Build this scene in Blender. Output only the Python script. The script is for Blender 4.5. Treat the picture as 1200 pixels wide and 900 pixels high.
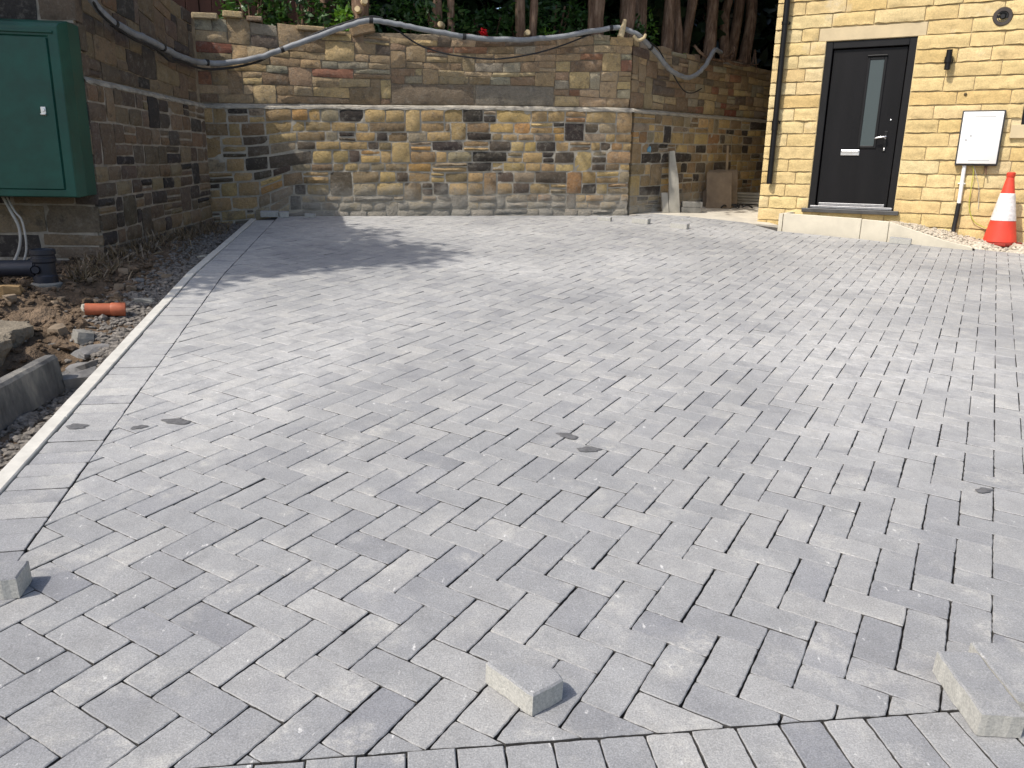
import bpy, bmesh, math, random
import numpy as np
from mathutils import Vector, Matrix, noise as mnoise
random.seed(7); rng = np.random.default_rng(7)
sc = bpy.context.scene
for o in list(bpy.data.objects): bpy.data.objects.remove(o)
COL = sc.collection
U = random.uniform

# ------------------------------------------------------------------ camera
cd = bpy.data.cameras.new('camera'); cam = bpy.data.objects.new('camera', cd); COL.objects.link(cam)
R_ = Vector((0.999805, 0.005104, 0.01905)); U_ = Vector((-0.019722, 0.258769, 0.965738)); W_ = Vector((0, 0.965926, -0.258819))
CAM = Vector((0, 0, 1.4))
cam.matrix_world = Matrix(((R_.x, U_.x, -W_.x, CAM.x), (R_.y, U_.y, -W_.y, CAM.y), (R_.z, U_.z, -W_.z, CAM.z), (0, 0, 0, 1)))
cd.sensor_fit = 'HORIZONTAL'; cd.sensor_width = 36; cd.lens = 27.834; cd.clip_start = .05; cd.clip_end = 500
sc.camera = cam
sc.render.resolution_x = 1024; sc.render.resolution_y = 768
# ------------------------------------------------------------------ sky, sun, exposure
SUNL = Vector((.0389, .0262, -.0586)).normalized()          # the way the light travels
EL = math.asin(-SUNL.z); AZ = math.atan2(-SUNL.x, -SUNL.y)
wd = bpy.data.worlds.new('World'); sc.world = wd; wd.use_nodes = True
nt = wd.node_tree; nt.nodes.clear()
sky = nt.nodes.new('ShaderNodeTexSky'); sky.sky_type = 'NISHITA'; sky.sun_disc = False
sky.sun_elevation = EL; sky.sun_rotation = AZ; sky.air_density = 1.0; sky.dust_density = 2.5; sky.ozone_density = 1.0
bg = nt.nodes.new('ShaderNodeBackground'); bg.inputs[1].default_value = .15
ow = nt.nodes.new('ShaderNodeOutputWorld'); nt.links.new(sky.outputs[0], bg.inputs[0]); nt.links.new(bg.outputs[0], ow.inputs[0])
sl = bpy.data.lights.new('sun', 'SUN'); sl.energy = 3.6; sl.angle = math.radians(.6); sl.color = (1, .94, .85)
so = bpy.data.objects.new('sun', sl); COL.objects.link(so); so.rotation_euler = SUNL.to_track_quat('-Z', 'Y').to_euler(); so.location = (-6, -5, 12)
sc.view_settings.view_transform = 'Standard'; sc.view_settings.look = 'None'; sc.view_settings.gamma = 1
sc.view_settings.exposure = .3

# ------------------------------------------------------------------ helpers
AW = Vector((.498379, .865042, .057625)); BW = Vector((.866845, -.496129, -.049363)); NW = Vector((.014112, -.074553, .997117))
ORG = Vector((1.207221, 1.735535, .265593))
FM = Matrix(((BW.x, AW.x, NW.x, ORG.x), (BW.y, AW.y, NW.y, ORG.y), (BW.z, AW.z, NW.z, ORG.z), (0, 0, 0, 1)))  # paving plane (b, a, h)
def fl(b, a, h=0): return FM @ Vector((b, a, h))
def fz(x, y): return (NW.dot(ORG) - NW.x*x - NW.y*y)/NW.z
def pix(p):
    d = p - CAM; z = d.dot(W_)
    if z < .05: return None
    return (600 + 927.8*d.dot(R_)/z, 450 - 927.8*d.dot(U_)/z, z)
def mesh(name, vs, fs, mats=(), smooth=False, fm=None):
    me = bpy.data.meshes.new(name); me.from_pydata([tuple(v) for v in vs], [], fs)
    for m in (mats if isinstance(mats, (list, tuple)) else [mats]): me.materials.append(m)
    if fm is not None: me.polygons.foreach_set('material_index', fm)
    if smooth: me.polygons.foreach_set('use_smooth', [True]*len(me.polygons))
    me.update(); return me
def link(name, me, parent=None, loc=None, rot=None, mat4=None):
    o = bpy.data.objects.new(name, me); COL.objects.link(o)
    if mat4 is not None: o.matrix_world = mat4
    if loc is not None: o.location = loc
    if rot is not None: o.rotation_euler = rot
    if parent: o.parent = parent
    return o
def tag(o, label=None, cat=None, group=None, kind=None):
    for k, v in (('label', label), ('category', cat), ('group', group), ('kind', kind)):
        if v: o[k] = v
    return o
def thing(name, label, cat, loc=(0, 0, 0), rz=0, group=None):
    o = bpy.data.objects.new(name, None); COL.objects.link(o); o.location = loc; o.rotation_euler = (0, 0, rz); o.empty_display_size = .1
    return tag(o, label, cat, group)
class MB:
    """collects shapes for one mesh"""
    def __init__(s): s.v = []; s.f = []; s.m = []
    def add(s, vs, fs, mi=0):
        k = len(s.v); s.v += [Vector(v) for v in vs]; s.f += [[i+k for i in f] for f in fs]; s.m += [mi]*len(fs)
    def box(s, c, d, rz=0, bev=0.0, mi=0, rx=0, ry=0):
        bm = bmesh.new(); bmesh.ops.create_cube(bm, size=1)
        bmesh.ops.scale(bm, vec=d, verts=bm.verts)
        if bev: bmesh.ops.bevel(bm, geom=bm.edges[:], offset=bev, segments=2, affect='EDGES', profile=.5)
        m = Matrix.Translation(c) @ Matrix.Rotation(rz, 4, 'Z') @ Matrix.Rotation(ry, 4, 'Y') @ Matrix.Rotation(rx, 4, 'X')
        bm.transform(m); bm.verts.index_update()
        s.add([v.co.copy() for v in bm.verts], [[v.index for v in f.verts] for f in bm.faces], mi); bm.free()
    def tube(s, pts, r, n=10, mi=0, cap=True, jit=0):
        pts = [Vector(p) for p in pts]; rs = r if isinstance(r, (list, tuple)) else [r]*len(pts)
        vs = []; up = None
        for i, p in enumerate(pts):
            t = (pts[min(i+1, len(pts)-1)] - pts[max(i-1, 0)]).normalized()
            if up is None: up = t.orthogonal().normalized()
            up = (up - t*up.dot(t)).normalized(); q = t.cross(up)
            for k in range(n):
                a = 2*math.pi*k/n; rr = rs[i]*(1 + (U(-jit, jit) if jit else 0))
                vs.append(p + (up*math.cos(a) + q*math.sin(a))*rr)
        fs = [[i*n+k, i*n+(k+1) % n, (i+1)*n+(k+1) % n, (i+1)*n+k] for i in range(len(pts)-1) for k in range(n)]
        if cap: fs += [list(range(n))[::-1], [(len(pts)-1)*n+k for k in range(n)]]
        s.add(vs, fs, mi)
    def lathe(s, prof, c=(0, 0, 0), n=24, mi=0, axis='Z'):
        vs = []; c = Vector(c)
        for (r, z) in prof:
            for k in range(n):
                a = 2*math.pi*k/n
                v = Vector((r*math.cos(a), r*math.sin(a), z))
                if axis == 'Y': v = Vector((v.x, v.z, -v.y))
                if axis == 'X': v = Vector((v.z, v.y, -v.x))
                vs.append(c + v)
        fs = [[i*n+k, i*n+(k+1) % n, (i+1)*n+(k+1) % n, (i+1)*n+k] for i in range(len(prof)-1) for k in range(n)]
        s.add(vs, fs, mi)
    def prism(s, poly, z0, z1, mi=0):
        n = len(poly); vs = [(x, y, z0) for x, y in poly] + [(x, y, z1) for x, y in poly]
        s.add(vs, [list(range(n))[::-1], [n+i for i in range(n)]] + [[i, (i+1) % n, n+(i+1) % n, n+i] for i in range(n)], mi)
    def build(s, name, mats, parent=None, smooth=False, loc=None, rot=None, mat4=None):
        me = mesh(name, s.v, s.f, mats, smooth, s.m)
        if smooth: me.set_sharp_from_angle(angle=math.radians(38))
        return link(name, me, parent, loc, rot, mat4)
def spline(pts, k=6):
    pts = [Vector(p) for p in pts]; out = []
    for i in range(len(pts)-1):
        a, b, c, d = pts[max(i-1, 0)], pts[i], pts[i+1], pts[min(i+2, len(pts)-1)]
        for j in range(k):
            t = j/k
            out.append(.5*((2*b) + (c-a)*t + (2*a-5*b+4*c-d)*t*t + (3*b-a-3*c+d)*t**3))
    return out + [pts[-1]]

# ------------------------------------------------------------------ materials
def mat(name, rough=.8, spec=.4, metal=0):
    m = bpy.data.materials.new(name); m.use_nodes = True
    b = m.node_tree.nodes['Principled BSDF']; b.inputs['Roughness'].default_value = rough; b.inputs['Metallic'].default_value = metal
    b.inputs['Specular IOR Level'].default_value = spec
    return m, m.node_tree, b
class N:
    """tiny node builder"""
    def __init__(s, t): s.t = t
    def n(s, ty, **k):
        x = s.t.nodes.new(ty)
        for a, v in k.items(): setattr(x, a, v)
        return x
    def L(s, a, b): s.t.links.new(a, b)
    def pos(s): return s.n('ShaderNodeNewGeometry').outputs['Position']
    def obj(s): return s.n('ShaderNodeTexCoord').outputs['Object']
    def noise(s, co, scale, detail=4, rough=.6, sx=None):
        if sx:
            mp = s.n('ShaderNodeMapping'); mp.inputs['Scale'].default_value = sx; s.L(co, mp.inputs[0]); co = mp.outputs[0]
        x = s.n('ShaderNodeTexNoise'); x.inputs['Scale'].default_value = scale; x.inputs['Detail'].default_value = detail; x.inputs['Roughness'].default_value = rough
        s.L(co, x.inputs['Vector']); return x.outputs['Fac']
    def ramp(s, f, stops):
        x = s.n('ShaderNodeValToRGB'); e = x.color_ramp.elements
        while len(e) < len(stops): e.new(.5)
        for i, (p, c) in enumerate(stops):
            e[i].position = p; e[i].color = (c, c, c, 1) if isinstance(c, (int, float)) else (*c, 1)
        s.L(f, x.inputs[0]); return x.outputs[0]
    def mix(s, f, a, b, mode='MIX'):
        x = s.n('ShaderNodeMix', data_type='RGBA', blend_type=mode)
        for i, v in ((0, f), (6, a), (7, b)):
            if isinstance(v, (int, float)): x.inputs[i].default_value = v if i == 0 else (v, v, v, 1)
            elif isinstance(v, tuple): x.inputs[i].default_value = (*v, 1)
            else: s.L(v, x.inputs[i])
        return x.outputs[2]
    def math(s, op, a, b=0.0):
        x = s.n('ShaderNodeMath', operation=op)
        for i, v in ((0, a), (1, b)):
            if isinstance(v, (int, float)): x.inputs[i].default_value = v
            else: s.L(v, x.inputs[i])
        return x.outputs[0]
    def attr(s, name): return s.n('ShaderNodeAttribute', attribute_name=name)
    def bump(s, h, b, strength=.4, dist=.01, prev=None):
        x = s.n('ShaderNodeBump'); x.inputs['Strength'].default_value = strength; x.inputs['Distance'].default_value = dist
        s.L(h, x.inputs['Height'])
        if prev: s.L(prev, x.inputs['Normal'])
        s.L(x.outputs[0], b.inputs['Normal']); return x.outputs[0]
    def sep(s, v):
        x = s.n('ShaderNodeSeparateXYZ'); s.L(v, x.inputs[0]); return x.outputs
def simple(name, col, rough=.6, spec=.4, var=.12, nscale=8, bump=.15, bscale=60, metal=0, sx=None, bdist=.005):
    m, t, b = mat(name, rough, spec, metal); g = N(t); co = g.pos()
    f = g.noise(co, nscale, 5, .65, sx)
    lo = tuple(c*(1-var*2) for c in col); hi = tuple(min(1, c*(1+var*2)) for c in col)
    g.L(g.ramp(f, [(.25, lo), (.75, hi)]), b.inputs['Base Color'])
    if bump: g.bump(g.noise(co, bscale, 4, .6, sx), b, bump, bdist)
    g.L(g.math('ADD', rough-.12, g.math('MULTIPLY', f, .24)), b.inputs['Roughness'])
    return m

def paver_material(name, raw_sides):
    m, t, b = mat(name, .8, .3); g = N(t); co = g.pos()
    r = g.math('FRACT', g.math('ADD', g.n('ShaderNodeObjectInfo').outputs['Random'], g.attr('rnd').outputs['Fac']))
    base = g.ramp(r, [(0, (.185, .189, .2)), (.12, (.222, .225, .232)), (.4, (.24, .243, .247)), (.7, (.256, .257, .258)), (.88, (.295, .293, .287)), (.95, (.25, .252, .258)), (1, (.18, .185, .2))])
    # per-block offset so that no mottling runs through a joint
    off = g.n('ShaderNodeVectorMath', operation='SCALE'); g.L(r, off.inputs[0]); off.inputs['Scale'].default_value = 13
    cc = g.n('ShaderNodeCombineXYZ'); g.L(g.math('MULTIPLY', r, 17), cc.inputs[0]); g.L(g.math('MULTIPLY', r, 29), cc.inputs[1])
    va = g.n('ShaderNodeVectorMath', operation='ADD'); g.L(co, va.inputs[0]); g.L(cc.outputs[0], va.inputs[1]); bc = va.outputs[0]
    mott = g.noise(bc, 9, 5, .7)
    c = g.mix(.75, base, g.ramp(mott, [(.28, .78), (.5, 1), (.75, 1.16)]), 'MULTIPLY')
    # sand and cement dust brushed over the bay
    dust = g.math('MULTIPLY', g.ramp(g.noise(co, .75, 4, .55), [(.38, 0), (.66, 1)]), g.ramp(g.noise(co, 14, 5, .75), [(.35, .15), (.7, .85)]))
    # this pale tint strengthens with distance into the bay, weakest at the front rows
    yy = g.math('ADD', g.sep(co)[1], g.math('MULTIPLY', g.noise(co, .9, 3, .5), 2.4))
    depth_grade = g.ramp(g.math('MULTIPLY', yy, .1), [(.24, .12), (.55, 1)])
    c = g.mix(g.math('MULTIPLY', g.math('ADD', g.math('MULTIPLY', dust, .85), .16), depth_grade), c, (.52, .515, .5))
    bl = g.math('MULTIPLY', g.ramp(g.noise(bc, 6, 3, .5), [(.52, 0), (.7, 1)]), g.ramp(g.noise(co, 40, 4, .75), [(.4, .15), (.62, 1)]))
    c = g.mix(g.math('MULTIPLY', bl, .55), c, (.5, .485, .445))
    dk = g.ramp(g.noise(bc, 2.2, 4, .6), [(.3, 1), (.45, 0)])
    c = g.mix(g.math('MULTIPLY', dk, .32), c, (.16, .165, .185))
    # white chips and scuffs
    sp = g.ramp(g.noise(co, 48, 5, .62, (1, .5, 1)), [(.66, 0), (.71, 1)])
    c = g.mix(g.math('MULTIPLY', sp, .6), c, (.68, .67, .65))
    gr = g.noise(co, 260, 4, .8)
    c = g.mix(.8, c, g.ramp(gr, [(.32, .6), (.5, 1), (.68, 1.5)]), 'MULTIPLY')
    # raw, paler concrete on the sides below the face mix
    nz = g.sep(g.n('ShaderNodeTexCoord').outputs['Normal'])[2]
    side = g.ramp(nz, [(.35, 1), (.6, 0)])
    raw = g.ramp(g.noise(co, 170, 4, .75), [(.3, (.3, .295, .27)), (.55, (.46, .45, .41)), (.75, (.6, .585, .53))] if raw_sides else [(.3, (.05, .048, .046)), (.75, (.11, .105, .1))])
    c = g.mix(side, c, raw)
    g.L(c, b.inputs['Base Color'])
    p1 = g.bump(g.noise(co, 260, 5, .75), b, .42, .0035)
    g.bump(g.noise(bc, 24, 4, .65), b, .3, .008, p1)
    return m
M_PAVE = paver_material('paving_block', False); M_LOOSE = paver_material('loose_block', True)
def stone_material(name, dirt=(.36, .335, .285), z0=.95, z1=1.6, amount=.9, grain=.35, rough=.88):
    m, t, b = mat(name, rough, .25); g = N(t); co = g.pos()
    c = g.attr('col').outputs['Color']; wc = co
    sv = g.n('ShaderNodeVectorMath', operation='SCALE'); g.L(c, sv.inputs[0]); sv.inputs['Scale'].default_value = 91
    va = g.n('ShaderNodeVectorMath', operation='ADD'); g.L(co, va.inputs[0]); g.L(sv.outputs[0], va.inputs[1]); co = va.outputs[0]
    c = g.mix(.8, c, g.ramp(g.noise(co, 11, 6, .72), [(.25, .7), (.5, 1), (.75, 1.22)]), 'MULTIPLY')
    c = g.mix(.5, c, g.ramp(g.noise(co, 70, 4, .7), [(.25, .6), (.5, 1), (.78, 1.5)]), 'MULTIPLY')
    # soot and lichen in patches
    so_ = g.ramp(g.noise(co, 8, 6, .75), [(.54, 0), (.66, 1)])
    c = g.mix(g.math('MULTIPLY', so_, .55), c, (.07, .062, .055))
    if amount != 0:
        # lime and mortar smeared over the faces
        sm_ = g.ramp(g.noise(co, 15, 6, .78), [(.52, 0), (.7, 1)])
        c = g.mix(g.math('MULTIPLY', sm_, .5), c, (.36, .33, .27))
    if amount > 0:
        # cement wash splashed along the foot of the wall
        z = g.sep(wc)[2]
        w = g.math('SUBTRACT', g.math('MULTIPLY', g.noise(wc, 5, 5, .7), .9), g.math('MULTIPLY', g.math('SUBTRACT', z, z0), 1/(z1-z0)))
        w = g.math('MULTIPLY', g.ramp(w, [(-.0, 0), (.42, 1)]), g.ramp(g.math('ADD', g.math('MULTIPLY', g.sep(wc)[0], .25), 1), [(.27, .12), (.43, 1)]))
        c = g.mix(g.math('MULTIPLY', w, amount), c, dirt)
    if amount == 0:
        # white lime bloom on the new stone
        lb = g.ramp(g.noise(wc, 1.5, 5, .6), [(.62, 0), (.78, 1)])
        c = g.mix(g.math('MULTIPLY', lb, .6), c, (.68, .66, .6))
    g.L(c, b.inputs['Base Color'])
    p1 = g.bump(g.noise(co, 38, 6, .75), b, .9, .028)
    g.bump(g.noise(co, 220, 3, .7), b, grain, .006, p1)
    return m
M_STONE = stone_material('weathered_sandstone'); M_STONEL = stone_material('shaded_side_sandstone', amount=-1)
M_HSTONE = stone_material('house_sandstone', amount=0, grain=.3, rough=.85)
def no_soot(m):   # the new house has clean stone
    for nd in m.node_tree.nodes:
        if nd.type == 'MIX' and tuple(round(x, 3) for x in nd.inputs[7].default_value[:3]) == (.07, .062, .055):
            for l in list(nd.inputs[0].links): m.node_tree.links.remove(l)
            nd.inputs[0].default_value = 0
        if nd.type == 'BUMP' and nd.inputs['Distance'].default_value > .01: nd.inputs['Strength'].default_value = .55; nd.inputs['Distance'].default_value = .014
no_soot(M_HSTONE)
M_MORT = simple('pale_mortar', (.37, .335, .27), .92, .2, .16, 9, .8, 60, bdist=.012)
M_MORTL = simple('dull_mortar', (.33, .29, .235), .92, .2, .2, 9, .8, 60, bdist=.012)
M_LEDGE = simple('ledge_mortar', (.37, .34, .285), .92, .2, .24, 9, .8, 60, bdist=.012)
M_MORTB = simple('earthy_mortar', (.27, .22, .155), .95, .15, .25, 9, .9, 50, bdist=.015)
M_HMORT = simple('house_mortar', (.6, .5, .31), .92, .2, .08, 9, .5, 90)
M_KERB = simple('kerb_concrete', (.52, .505, .46), .85, .3, .08, 14, .35, 220, bdist=.003)
M_CONC = simple('rough_concrete', (.24, .23, .205), .9, .25, .2, 7, .6, 60, bdist=.01)
M_CONCD = simple('stained_concrete', (.17, .165, .16), .88, .25, .3, 6, .5, 70, bdist=.008)
M_SLAB = simple('pale_stone_slab', (.6, .55, .44), .8, .3, .07, 4, .25, 90)
M_FLAG = simple('buff_flag', (.2, .155, .11), .85, .25, .15, 6, .4, 60)
M_FLAGG = simple('grey_flag', (.34, .32, .27), .85, .25, .12, 6, .4, 60)
M_BED = simple('joint_sand', (.075, .072, .07), .95, .1, .25, 30, .6, 200)
M_PATH = simple('dusty_screed', (.56, .52, .44), .9, .2, .13, 3, .5, 50, bdist=.01)
M_GROUND = simple('stony_subsoil', (.2, .17, .135), .95, .15, .3, 4, .9, 40, bdist=.02)
M_BLACK = simple('black_plastic', (.012, .012, .013), .45, .45, .15, 12, .08, 90)
M_DOOR = simple('black_door_skin', (.0055, .0053, .0062), .5, .22, .2, 5, .25, 30, sx=(1, 1, .12))
M_FRAME = simple('black_frame', (.0075, .0072, .0078), .42, .3, .1, 10, 0)
M_LINT = simple('buff_lintel', (.55, .45, .285), .82, .25, .07, 5, .25, 90)
M_STEEL = simple('satin_steel', (.75, .75, .76), .3, .5, .05, 20, .05, 120, metal=1)
M_WHITE = simple('white_plastic', (.8, .8, .78), .45, .4, .02, 4, .03, 60)
M_GREYP = simple('grey_line', (.45, .45, .44), .6, .3, .03, 10, 0)
M_GREEN = simple('green_cabinet_paint', (.008, .075, .052), .42, .45, .16, 5, .1, 40)
M_DUCT = simple('grey_duct', (.23, .24, .25), .5, .4, .16, 10, .1, 60)
M_CABLE = simple('black_cable', (.02, .02, .021), .55, .4, .2, 12, .05, 90)
M_WCABLE = simple('pale_cable', (.42, .4, .36), .6, .3, .1, 12, .05, 90)
M_EARTH = simple('earth_wire', (.42, .42, .05), .5, .4, .05, 20, 0)
M_CLAY = simple('orange_pipe_plastic', (.38, .105, .048), .55, .4, .14, 14, .15, 60)
M_DRAIN = simple('black_drain_plastic', (.02, .022, .032), .45, .45, .2, 8, .1, 50)
M_CONE = simple('cone_orange', (.68, .062, .035), .55, .35, .1, 9, .1, 50)
M_CONEW = simple('cone_sleeve', (.72, .68, .66), .5, .4, .14, 22, .1, 80)
M_SOIL = simple('brown_soil', (.135, .098, .067), .97, .1, .32, 5, 1.0, 35, bdist=.03)
M_GRAVEL = simple('gravel', (.16, .145, .128), .9, .2, .4, 38, .5, 120)
M_PALEGR = simple('pale_gravel', (.46, .41, .33), .9, .2, .35, 40, .4, 120)
M_MUD = simple('damp_mud', (.115, .115, .118), .85, .3, .2, 50, .5, 150)
M_BLUE = simple('blue_paint', (.16, .33, .44), .7, .3, .1, 60, 0)
M_TIMB = simple('dark_fence_timber', (.045, .022, .018), .85, .2, .2, 6, .3, 40, sx=(1, 1, .15))
M_CUT = simple('cut_wood', (.5, .4, .24), .85, .2, .12, 30, .2, 80)
M_RED = simple('red_petal', (.62, .012, .02), .6, .3, .1, 30, 0)
def bark_material():
    m, t, b = mat('bark', .93, .15); g = N(t); co = g.pos()
    f = g.noise(co, 26, 6, .7, (1, 1, .16))
    c = g.ramp(f, [(.25, (.05, .03, .02)), (.48, (.17, .11, .075)), (.7, (.33, .235, .165))])
    c = g.mix(.5, c, g.ramp(g.noise(co, 3, 4, .6), [(.3, .6), (.7, 1.35)]), 'MULTIPLY')
    g.L(c, b.inputs['Base Color']); g.bump(f, b, 1.0, .03); return m
M_BARK = bark_material()
def leaf_material(name, lo, hi, trans=.25):
    m, t, b = mat(name, .42, .5); g = N(t)
    r = g.attr('rnd').outputs['Fac']
    c = g.ramp(r, [(0, lo), (1, hi)]); g.L(c, b.inputs['Base Color'])
    b.inputs['Transmission Weight'].default_value = 0
    tr = g.n('ShaderNodeBsdfTranslucent'); g.L(g.mix(1.0, c, (1.3, 1.35, .6), 'MULTIPLY'), tr.inputs[0])
    ms = g.n('ShaderNodeMixShader'); ms.inputs[0].default_value = trans
    out = t.nodes['Material Output']; g.L(b.outputs[0], ms.inputs[1]); g.L(tr.outputs[0], ms.inputs[2]); g.L(ms.outputs[0], out.inputs[0])
    return m
M_LEAF = leaf_material('laurel_leaf', (.02, .055, .014), (.055, .135, .03))
M_LEAFB = leaf_material('bright_leaf', (.06, .16, .02), (.16, .3, .05), .35)
M_CONIF = leaf_material('conifer_spray', (.012, .026, .012), (.03, .055, .02), .12)

# ------------------------------------------------------------------ the ground under everything
m4 = FM @ Matrix.Translation((0, 0, -.5))
g0 = mesh('ground', [(-60, -60, 0), (60, -60, 0), (60, 60, 0), (-60, 60, 0)], [[0, 1, 2, 3]], M_GROUND)
tag(link('ground', g0, mat4=m4), kind='structure')

# ------------------------------------------------------------------ paved driveway (local coordinates b, a, h on the sloping plane)
K0, K1, K2 = Vector((-2.81, -.86)), Vector((-5.14, 1.79)), Vector((-7.02, 4.13))       # inner edge of the concrete kerb
KS = K1 + (K0-K1).normalized()*5.7
F0, F1 = Vector((-1.27, -1.21)), Vector((-.1, -.3))                                     # inner edge of the front course
fd = (F1-F0).normalized(); fn = Vector((-fd.y, fd.x))                                    # fn points into the bay
W0, W1 = Vector((-7.08, 4.43)), Vector((-4.09, 7.46))                                    # foot of the back wall
def side(p, a, d): return (p.x-a.x)*d.y - (p.y-a.y)*d.x                                   # >0: right of the line a + d
def clip(poly, a, nrm, c=0):
    out = []
    for i in range(len(poly)):
        p, q = poly[i], poly[(i+1) % len(poly)]; dp, dq = (p-a).dot(nrm)-c, (q-a).dot(nrm)-c
        if dp >= 0: out.append(p)
        if dp*dq < 0: out.append(p + (q-p)*(dp/(dp-dq)))
    return out
def area(poly): return .5*sum(poly[i].x*poly[(i+1) % len(poly)].y - poly[(i+1) % len(poly)].x*poly[i].y for i in range(len(poly)))
def inset(poly, d):
    n = len(poly); out = []
    for i in range(n):
        p, a, b = poly[i], poly[i-1], poly[(i+1) % n]
        e1, e2 = (p-a), (b-p)
        if e1.length < 1e-6 or e2.length < 1e-6: out.append(p.copy()); continue
        e1.normalize(); e2.normalize(); n1, n2 = Vector((-e1.y, e1.x)), Vector((-e2.y, e2.x))
        bi = n1+n2; bi = bi/max(.35, bi.dot(n1)) if bi.length > 1e-6 else n1
        if bi.length > 3: bi = bi.normalized()*3
        out.append(p + bi*d)
    return out
def dedupe(poly, e=.004):
    out = []
    for p in poly:
        if not out or (p-out[-1]).length > e: out.append(p)
    if len(out) > 1 and (out[0]-out[-1]).length < e: out.pop()
    return out
def rough_outline(poly, step=.014, j=.0011):
    out = []
    for i in range(len(poly)):
        p, q = poly[i], poly[(i+1) % len(poly)]; k = max(1, int((q-p).length/step))
        for t in range(k):
            v = p + (q-p)*(t/k)
            out.append(v + Vector((U(-j, j), U(-j, j))) if t else v + (poly[i-1]-p).normalized()*.0016 + (q-p).normalized()*.0016)
    return out
def block_geo(poly, top, bot=-.06, bev=.0022, tilt=(0, 0)):
    """bevelled block: returns verts, faces"""
    n = len(poly); c = sum(poly, Vector((0, 0)))/n
    ins = inset(poly, bev)
    tz = lambda p: top + (p.x-c.x)*tilt[0] + (p.y-c.y)*tilt[1]
    vs = [(p.x, p.y, bot) for p in poly] + [(p.x, p.y, tz(p)-bev) for p in poly] + [(p.x, p.y, tz(p)) for p in ins]
    fs = []
    for i in range(n):
        j = (i+1) % n; fs += [[i, j, n+j, n+i], [n+i, n+j, 2*n+j, 2*n+i]]
    fs.append([2*n+i for i in range(n)]); return vs, fs
kd1, kd2 = (K1-K0).normalized(), (K2-K1).normalized()
kn1, kn2 = Vector((kd1.y, -kd1.x)), Vector((kd2.y, -kd2.x))                              # towards the bay
BWID = .2
IN1 = K0 + kn1*(BWID+.004); IN2 = K1 + kn2*(BWID+.004)
drive = link('driveway', None); bpy.data.objects.remove(drive)
bed = MB()
bed.prism([(KS+kn1*.0).to_tuple(), (3.6, -.86-2.2), (3.6, 7.6), (-.2, 7.62), (-2.65, 7.9), (-3.4, 7.97), (-3.85, 7.9), (-4.05, 7.56), tuple(W1), tuple(W0), tuple(K2), tuple(K1)], -.2, -.017)
drive = tag(bed.build('driveway', M_BED, mat4=FM), kind='structure')
def keep(poly):
    c = sum(poly, Vector((0, 0)))/len(poly)
    b1, b2 = kn1, kn2
    bis = (kd1+kd2)
    if (c-K1).dot(bis) < 0: poly = clip(poly, IN1, kn1)
    else: poly = clip(poly, IN2, kn2)
    if not poly: return []
    poly = clip(poly, F0, fn, .0025)
    if not poly: return []
    wd_ = (W1-W0).normalized(); poly = clip(poly, W0, Vector((wd_.y, -wd_.x)), .03) if c.x < -4.0 else poly
    if not poly: return []
    # towards the passage, the house and its raised step
    for (p, q) in (((-4.05, 7.56), (-3.85, 7.9)), ((-3.85, 7.9), (-3.4, 7.97)), ((-3.4, 7.97), (-2.65, 7.9)), ((-2.65, 7.9), (-2.25, 7.47)), ((-2.25, 7.45), (-.25, 7.45)), ((-.25, 7.58), (4, 7.58))):
        p, q = Vector(p), Vector(q)
        if p.x-.001 <= c.x < q.x: d = (q-p).normalized(); poly = clip(poly, p, Vector((d.y, -d.x)))
        if not poly: return []
    return poly
blocks = []
for k in range(-82, 38):
    for r in range(-32, 84):
        for typ in (0, 1):
            if typ == 0:
                if (r-k) % 4 != 3: continue
                x0, x1, y0, y1 = k-1, k+1, r, r+1
            else:
                if (r-k) % 4 != 1: continue
                x0, x1, y0, y1 = k, k+1, r, r+2
            gx, gy = U(.0012, .0023), (U(.0005, .0012) if r < 14 else U(.0009, .0018))
            rect = [Vector((x0*.1+gx, y0*.1+gy)), Vector((x1*.1-gx, y0*.1+gy)), Vector((x1*.1-gx, y1*.1-gy)), Vector((x0*.1+gx, y1*.1-gy))]
            c0 = Vector(((x0+x1)*.05, (y0+y1)*.05))
            if not (-8 < c0.x < 3.5 and -3 < c0.y < 8.2): continue
            rot = U(-.006, .006); sh = Vector((U(-.0012, .0012), U(-.0006, .0006)))
            rect = [c0 + sh + Vector(((p.x-c0.x)-(p.y-c0.y)*rot, (p.y-c0.y)+(p.x-c0.x)*rot)) for p in rect]
            poly = keep(rect)
            if len(poly) < 3: continue
            poly = dedupe(poly)
            if len(poly) < 3 or area(poly) < .00025: continue
            blocks.append((poly, len(poly) == 4 and area(poly) > .0185))
def seen_size(poly):
    c = sum(poly, Vector((0, 0)))/len(poly); q = pix(fl(c.x, c.y))
    if q is None or not (-25 < q[0] < 1225 and -20 < q[1] < 920): return 0
    ps = [pix(fl(p.x, p.y)) for p in poly]
    if any(p is None for p in ps): return 0
    return abs(area([Vector(p[:2]) for p in ps]))
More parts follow.
